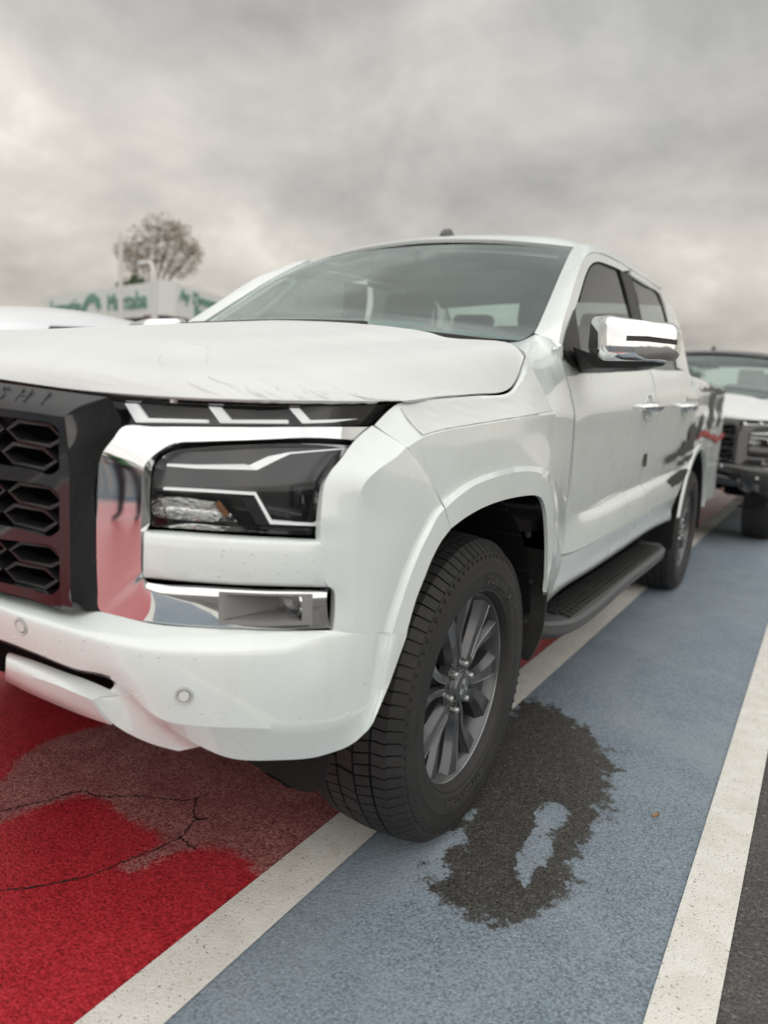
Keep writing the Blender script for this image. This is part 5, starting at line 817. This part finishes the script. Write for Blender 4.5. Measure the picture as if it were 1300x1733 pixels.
# rain drops standing on the bumper and lamp surround
q = MB(); ico = bmesh.new(); bmesh.ops.create_icosphere(ico, subdivisions=2, radius=1); iv = np.array([tuple(v.co) for v in ico.verts]); iff = [tuple(v.index for v in f.verts) for f in ico.faces]; ico.free()
for (pa, pb, n_) in ((R1, R3, 60), (BARM, BARB, 16), (LMP, CMID, 10)):
    A = spline(pa, 90); B = spline(pb, 90)
    for _ in range(n_):
        i = rng.integers(20, 85); f_ = rng.uniform(.05, .95)**1.0; c_ = A[i]*(1-f_)+B[i]*f_; t_ = A[i+1]-A[i-1]; nn = np.cross((0, 0, 1.), t_); nn /= np.linalg.norm(nn); nn = nn if nn[1] < 0 else -nn
        r_ = rng.uniform(.0010, .0024); q.add(iv*np.array([r_, r_, r_*rng.uniform(1, 1.7)])+c_+nn*.0015, iff)
tag(part('rain_drops', 'water', q), kind='stuff')
# ------------------------------------------------------------------ second truck, black, in the row behind
def copy_tree(o, parent=None, sub={}, skip=()):
    if o.name.split('.')[0] in skip: return None
    c_ = o.copy(); COL.objects.link(c_); c_.parent = parent
    if o.type == 'MESH' and o.data.materials and o.data.materials[0] and o.data.materials[0].name in sub:
        for sl in c_.material_slots: sl.link = 'OBJECT'; sl.material = MAT[sub[o.data.materials[0].name]]
    for ch in o.children: copy_tree(ch, c_, sub, skip)
    return c_
t2 = copy_tree(truck, None, {'white_paint': 'black_paint', 'chrome': 'gloss_black'}, ('tread_blocks', 'tyre_letter', 'rain_drops', 'decal', 'film_fold', 'wing_film', 'letter', 'liner_rib'))
t2.name = 'pickup_truck'; t2.location = (.36, 5.75, 0)
t2['label'] = 'black double-cab pickup truck with a white film on its bonnet, parked behind'
# ------------------------------------------------------------------ things behind and around
mat('car_white', (.74, .77, .80), .3, 0, 1.0); mat('dark_glass', (.02, .024, .026), .08, 0, .5); mat('plaster', (.62, .62, .59), .85); mat('fascia', (.74, .76, .74), .6); mat('sign_green', (.16, .32, .26), .6)
mat('soffit', (.16, .12, .11), .9); mat('pole_grey', (.66, .66, .64), .5); mat('lamp_white', (.72, .73, .72), .4); mat('fence_blue', (.16, .33, .46), .5)
mat('bark', (.10, .085, .07), .9); mat('dry_leaf', (.30, .17, .09), .8); mat('hedge_leaf', (.045, .085, .022), .8); mat('twig_leaf', (.36, .31, .25), .85); mat('skin', (.42, .26, .19), .6); mat('hair', (.02, .015, .012), .7); mat('shirt_green', (.06, .22, .08), .85); mat('trousers_navy', (.030, .036, .050), .9); mat('shoe_black', (.015, .015, .016), .6)
# white saloon on the far side of the truck
car = tag(empty('parked_car', (-2.95, .15, 0)), 'white saloon car on the far side, only its roof showing over the bonnet', 'car')
ST = [(-1.75, .30, .62, .66, .70, .70), (-1.60, .22, .70, .78, .84, .80), (-1.0, .20, .78, .93, .89, .80), (-.35, .20, .84, 1.0, .90, .76), (.05, .20, .88, 1.10, .90, .66), (.55, .20, .90, 1.40, .90, .60), (.95, .20, .91, 1.475, .90, .60), (1.5, .20, .92, 1.485, .90, .60), (2.0, .20, .93, 1.41, .90, .60), (2.5, .22, .93, 1.12, .89, .64), (2.85, .26, .90, 1.02, .86, .70), (2.95, .35, .80, .95, .80, .66)]
def ring(y, zb, zm, zt, hw, ht): return [(hw*.86, y, zb), (hw, y, zb+.12), (hw, y, zm), (hw*.985, y, zm+(zt-zm)*.12), (ht+(hw-ht)*.25, y, zt-(zt-zm)*.22), (ht*.80, y, zt-.012), (0, y, zt+.012)]
G = loft([ring(q[0], q[1], q[2], q[3], q[4], q[5]) for q in ST], 25, 6); G = np.concatenate([G, G[:, -2::-1]*np.array([-1, 1, 1])], 1); mb = MB(); mb.grid(G, out=None); mb.build('car_body', 'car_white', car, ang=40)
def cpatch(nm, P, s_=1): q = MB(); q.grid(loft([[(x*s_, y, z) for x, y, z in r_] for r_ in P], 14, 4), out=(s_, -.2, .4), flange=.006); q.build(nm, 'dark_glass', car)
for s_ in (1, -1):
    cpatch('window', [[(.905, .50, .99), (.905, 1.12, 1.0)], [(.835, .62, 1.18), (.83, 1.12, 1.20)], [(.72, .80, 1.36), (.705, 1.12, 1.385)]], s_); cpatch('window', [[(.905, 1.18, 1.0), (.905, 1.95, 1.02)], [(.83, 1.18, 1.20), (.84, 1.93, 1.20)], [(.705, 1.18, 1.39), (.735, 1.80, 1.37)]], s_)
cpatch('windshield', [[(-.62, .10, 1.09), (0, .04, 1.12), (.62, .10, 1.09)], [(-.58, .30, 1.26), (0, .26, 1.275), (.58, .30, 1.26)], [(-.50, .56, 1.42), (0, .53, 1.43), (.50, .56, 1.42)]])
for x_ in (-.80, .80):
    for y_ in (-.9, 1.85): q = MB(); q.lathe([(-.10, .18), (-.11, .30), (-.09, .325), (.09, .325), (.11, .30), (.10, .20), (.07, .19), (.06, .0001)], 32, 'x'); q.f = [f[::-1] for f in q.f]; q.build('wheel', 'rubber', car, loc=(x_, y_, .325), local=True)
for x_ in (-.62, .62): q = MB(); q.box((x_, -1.62, .68), (.36, .12, .10)); q.build('headlight', 'reflector', car, bevel=.03)
# filling-station like building with a lettered fascia
b0 = tag(empty('building', (-18, 22, 0)), 'low pale building with green lettering along its white roof fascia', 'building')
PL, PC, PR_ = (V3(p) for p in [(-30.98,19.76,5.195),(-19.54,17.14,4.803),(-20.91,22.23,4.815)]); off = V3((-18, 22, 0))
def bpart(nm, mt, mb, par=None, **kw):
    mb.v = [tuple(V3(p)-off) for p in mb.v]; return mb.build(nm, mt, par or b0, **kw)
def wallq(A, B, z0, z1, out, th=.3, dx=0): q = MB(); o_ = V3(out); A = V3((A[0], A[1], 0))+o_*dx; B = V3((B[0], B[1], 0))+o_*dx; q.poly([A+V3((0, 0, z0)), B+V3((0, 0, z0)), B+V3((0, 0, z1)), A+V3((0, 0, z1))], out, th); return q
ZT = 4.75; ZB = 3.50
for A, B in ((PL, PC), (PC, PR_)):
    d_ = B-A; d_[2] = 0; ln = np.linalg.norm(d_); d_ /= ln; out = V3((d_[1], -d_[0], 0))
    bpart('fascia', 'fascia', wallq(A, B, ZB, ZT, out, .4)); bpart('wall', 'plaster', wallq(A, B, 0, ZB-.35, out, .3, -.9)); bpart('soffit', 'soffit', wallq(A, B, ZB-.36, ZB-.002, out, .6, -.35))
    for k in range(4): c_ = A+d_*ln*(.12+.22*k); c_[2] = 0; q = wallq(c_, c_+d_*1.6, 1.0, 2.6, out, .06, -.87); bpart('window', 'dark_glass', q)
    rows_ = [('Lametie', .10, .5, 1.0), ('Maktaba', .74, .5, .95)] if A is PL else [('Ay Dewan', .42, .68, .62), ('Berekat', .55, .30, .62)]
    for txt, fr_, fz, sz in rows_:
        vs, fs = text_mesh(txt, sz, .03, 0, 1.05); c0 = A+d_*ln*fr_; c0[2] = ZB+(ZT-ZB)*fz; q = MB(); q.add([c0+d_*(p[0]+(1.6 if A is PL and fr_ < .3 else 0))+V3((0, 0, p[1]))+out*(.03+p[2]) for p in vs], fs); bpart('lettering', 'sign_green', q, smooth=False)
    if A is PL:
        c0 = A+d_*ln*.47; c0[2] = ZB+.62; q = MB(); q.poly([c0+d_*x_+V3((0, 0, z_))+out*.05 for x_, z_ in ((-1.1, -.35), (-.9, .05), (-.35, .40), (.2, .50), (.75, .25), (.9, -.1), (.6, -.2), (.2, .15), (-.3, .1), (-.6, -.15), (-.7, -.4))], out, .04); bpart('logo', 'sign_green', q, smooth=False)
for u0 in range(3):
    P = V3(((-20.2, 25.6, 0), (-21.3, 25.0, 0), (-22.8, 24.6, 0))[u0]); q = MB(); q.tube([P+V3((0, 0, 4.7)), P+V3((0, 0, 5.2))], .03, 8); q.box(P+V3((0, 0, 5.3)), (.3, .2, .25)); bpart('floodlight', ('soffit', 'lamp_white', 'soffit')[u0], q, bevel=.03)
# street lamps
def lamp(name, label, base, h, r, arm):
    o = tag(empty(name, base), label, 'street lamp'); q = MB(); q.tube([(0, 0, 0), (0, 0, h*.5), (0, 0, h)], [r, r*.9, r*.75], 12); q.build('pole', 'pole_grey', o); 
    for a_ in arm:
        q = MB(); q.tube(spline([(0, 0, h-.1), (a_*.4, 0, h+.25), (a_, 0, h+.30)], 10), r*.55, 8); q.build('arm', 'pole_grey', o); q = MB(); q.box((a_*1.25, 0, h+.28), (.60*abs(a_), .26, .11)); q.build('lamp_head', 'lamp_white', o, bevel=.03)
P1 = [(-15.62,12.05,2.917)][0]; lamp('street_lamp', 'tall grey street lamp standing before the lettered building', (P1[0], P1[1], 0), 5.0, .085, ())
P2 = [(-12.37,10.43,2.688)][0]; lamp('street_lamp', 'short white lamp post with a bent head before the lettered building', (P2[0], P2[1], 0), 3.55, .095, (-.30,))
# trees
def leafball(q, c, rad, n_, sz, rg):
    for _ in range(n_):
        d = rg.normal(size=3); d /= np.linalg.norm(d); p = V3(c)+d*V3(rad)*rg.uniform(.25, 1)**.6; a_ = rg.normal(size=3); a_ /= np.linalg.norm(a_); b_ = np.cross(a_, rg.normal(size=3)); b_ /= np.linalg.norm(b_); s_ = sz*rg.uniform(.5, 1.3)
        q.add([p-a_*s_, p+b_*s_*.45, p+a_*s_, p-b_*s_*.45], [(0, 1, 2, 3)])
def tree(label, base, h, cr_c, blobs, leafmat, sz, n_):
    o = tag(empty('tree', base), label, 'tree'); rg = np.random.default_rng(5); q = MB(); q.tube(spline([(0, 0, 0), (.05, 0, h*.3), (-.1, 0, h*.6)], 10), np.linspace(.22, .12, 10), 9)
    for c, rad in blobs:
        e_ = V3(c)*V3((1.2, 1, 1)); q.tube(spline([(-.05, 0, h*.42+.1*abs(c[0])), tuple(e_*.6+V3((-.04, 0, h*.22))), tuple(e_)], 8), np.linspace(.09, .02, 8), 6)
        for _ in range(9): d = rg.normal(size=3); d /= np.linalg.norm(d); q.tube([tuple(e_), tuple(e_+d*V3(rad)*.5+V3((0, 0, .1))), tuple(e_+d*V3(rad)*.95)], [.025, .014, .005], 5)
    q.build('trunk', 'bark', o); q = MB()
    for c, rad in blobs: leafball(q, (c[0]*1.2, c[1], c[2]), (rad[0]*1.2, rad[1], rad[2]), n_, sz, rg)
    tag(q.build('crown', leafmat, o, smooth=False), kind='stuff')
PT = [(-31.63,26.77,6.788)][0]
tree('bare brownish tree rising behind the lettered building', (PT[0], PT[1], 0), 10.5, None, [((-.3, 0, 8.9), (1.1, 1, 1.0)), ((.4, .2, 9.4), (1.0, 1, .9)), ((1.2, 0, 8.4), (1.0, 1, .9)), ((2.1, 0, 8.6), (.8, .8, .9)), ((-1.2, 0, 7.6), (.7, .7, .8)), ((.5, 0, 7.6), (1.2, 1, .8)), ((2.0, 0, 7.2), (.8, .8, .6)), ((1.4, 0, 9.2), (.7, .7, .6)), ((-1.9, 0, 8.3), (.6, .6, .6)), ((2.7, 0, 7.9), (.6, .6, .7)), ((-.9, 0, 8.3), (.8, .8, .8))], 'twig_leaf', .085, 330)
PH = [(-30.61,25.01,6.707)][0]; tree('small dark green tree at the foot of the bare tree', (PH[0], PH[1], 0), 6.0, None, [((-.3, 0, 5.9), (.9, .8, .7)), ((.5, 0, 5.6), (.8, .8, .6)), ((2.0, 0, 5.7), (.6, .6, .4)), ((0, 0, 5.0), (1.2, 1, .7))], 'hedge_leaf', .13, 520)
# blue railing across the lane, mirrored in the chrome trim
fe = tag(empty('fence', (-3, -13.5, 0)), 'pale blue metal railing mirrored in the chrome front trim', 'fence')
bar = None
for k in range(70):
    if bar is None: q = MB(); q.tube([(0, 0, .08), (0, 0, 1.15)], .018, 6); bar = q.build('bar', 'fence_blue', fe)
    else: o = bar.copy(); COL.objects.link(o); o.parent = fe; o.location = (k*.16-7, 0, 0)
bar.location = (-7, 0, 0)
for z_ in (.12, 1.12): q = MB(); q.box((-1.5, 0, z_), (11.2, .05, .05)); q.build('rail', 'fence_blue', fe)
for k in range(6): q = MB(); q.box((-7+k*2.24, 0, .62), (.07, .07, 1.24)); q.build('post', 'fence_blue', fe)
# fallen leaf
P = [(1.29,0.3691,0.006)][0]; lf = MB(); lp = spline([(-.014, 0, .001), (-.006, .007, .003), (.004, .008, .002), (.016, .001, .004)], 10); l2 = spline([(-.014, 0, .001), (-.006, -.006, .001), (.005, -.007, .004), (.016, .001, .004)], 10); mid = (lp+l2)/2-V3((0, 0, .0025)); lf.grid(np.array([lp, mid, l2]), out=(0, 0, 1)); o = lf.build('fallen_leaf', 'dry_leaf', None, loc=P); o.rotation_euler = (0, 0, R(70)); tag(o, 'small dry brown leaf lying on the blue walkway', 'leaf')
# person standing in the lane, seen as a reflection in the chrome
def person(loc, rz):
    vs = {'pelvis': (0, 0, .95), 'waist': (0, 0, 1.08), 'chest': (0, .01, 1.28), 'shoulder': (0, .01, 1.42), 'neck': (0, 0, 1.50), 'jaw': (0, -.015, 1.57), 'head': (0, -.01, 1.66), 'crown': (0, 0, 1.74)}
    rad = {'pelvis': (.15, .11), 'waist': (.14, .10), 'chest': (.165, .115), 'shoulder': (.13, .085), 'neck': (.052, .055), 'jaw': (.062, .072), 'head': (.076, .092), 'crown': (.05, .06)}
    ed = [('pelvis', 'waist'), ('waist', 'chest'), ('chest', 'shoulder'), ('shoulder', 'neck'), ('neck', 'jaw'), ('jaw', 'head'), ('head', 'crown')]
    for s_, n_ in ((1, 'l'), (-1, 'r')):
        def a(k, p, r_, par): vs[k+n_] = (p[0]*s_, p[1], p[2]); rad[k+n_] = (r_, r_) if not isinstance(r_, tuple) else r_; ed.append((par, k+n_))
        a('hip', (.095, 0, .90), .095, 'pelvis'); a('knee', (.125, -.01, .50), .060, 'hip'+n_); a('calf', (.135, .01, .34), .056, 'knee'+n_); a('ankle', (.145, .02, .09), .040, 'calf'+n_); a('ball', (.165, -.09, .045), (.042, .032), 'ankle'+n_); a('toe', (.172, -.16, .035), (.036, .025), 'ball'+n_)
        a('arm', (.19, .01, 1.41), .056, 'shoulder'); a('elbow', (.255, .02, 1.13), .042, 'arm'+n_); a('wrist', (.225, -.08, .92), .028, 'elbow'+n_); a('palm', (.222, -.10, .85), (.036, .018), 'wrist'+n_)
        for k, (dx, dy, l_) in enumerate(((-.024, -.004, .075), (-.008, -.008, .085), (.008, -.008, .080), (.022, -.002, .062))):
            a('f%d' % k, (.222+dx, -.10+dy, .81), .0095, 'palm'+n_); a('g%d' % k, (.222+dx*1.1, -.115+dy, .81-l_*.6), .0085, 'f%d' % k+n_)
        a('th', (.19, -.115, .84), .011, 'wrist'+n_); a('tk', (.18, -.13, .80), .0095, 'th'+n_)
    names = list(vs); me = bpy.data.meshes.new('person'); me.from_pydata([vs[k] for k in names], [(names.index(a_), names.index(b_)) for a_, b_ in ed], [])
    o = bpy.data.objects.new('person', me); COL.objects.link(o); md = o.modifiers.new('skin', 'SKIN')
    for k, n_ in enumerate(names): me.skin_vertices[0].data[k].radius = rad[n_]; me.skin_vertices[0].data[k].use_root = n_ == 'pelvis'
    sb = o.modifiers.new('sub', 'SUBSURF'); sb.levels = sb.render_levels = 2
    dg = bpy.context.evaluated_depsgraph_get(); m2 = bpy.data.meshes.new_from_object(o.evaluated_get(dg)); o.modifiers.clear(); o.data = m2
    m2.materials.clear(); [m2.materials.append(MAT[x]) for x in ('skin', 'shirt_green', 'trousers_navy', 'shoe_black', 'hair')]
    for p in m2.polygons:
        c_ = p.center; p.use_smooth = True
        p.material_index = 3 if c_.z < .085 else 2 if c_.z < 1.0 and abs(c_.x) < .195 else 1 if c_.z < 1.475 and (c_.z > 1.0 and (abs(c_.x) < .2 or c_.z > 1.14)) else 4 if c_.z > 1.70 or (c_.z > 1.60 and c_.y > .02) else 0
    fm = MB(); 
    for x_ in (-.03, .03): fm.tube([(x_, -.088, 1.655), (x_, -.098, 1.655)], .009, 8)
    fm.build('eyes', 'hair', o); fm = MB(); fm.tube([(0, -.092, 1.655), (0, -.112, 1.622), (0, -.088, 1.61)], [.006, .013, .008], 8); fm.build('nose', 'skin', o); fm = MB(); fm.tube([(-.022, -.084, 1.588), (0, -.090, 1.586), (.022, -.084, 1.588)], .005, 6); fm.build('mouth', 'skin', o)
    for x_ in (-.078, .078): fm = MB(); fm.tube([(x_, 0, 1.625), (x_*1.06, .006, 1.65), (x_, .01, 1.675)], [.008, .013, .007], 8); fm.build('ear', 'skin', o)
    o.location = loc; o.rotation_euler = (0, 0, rz); return o
pe = tag(person((-1.2, -10.6, 0), R(190)), 'person in a green shirt and dark trousers standing in the lane, mirrored in chrome', 'person')
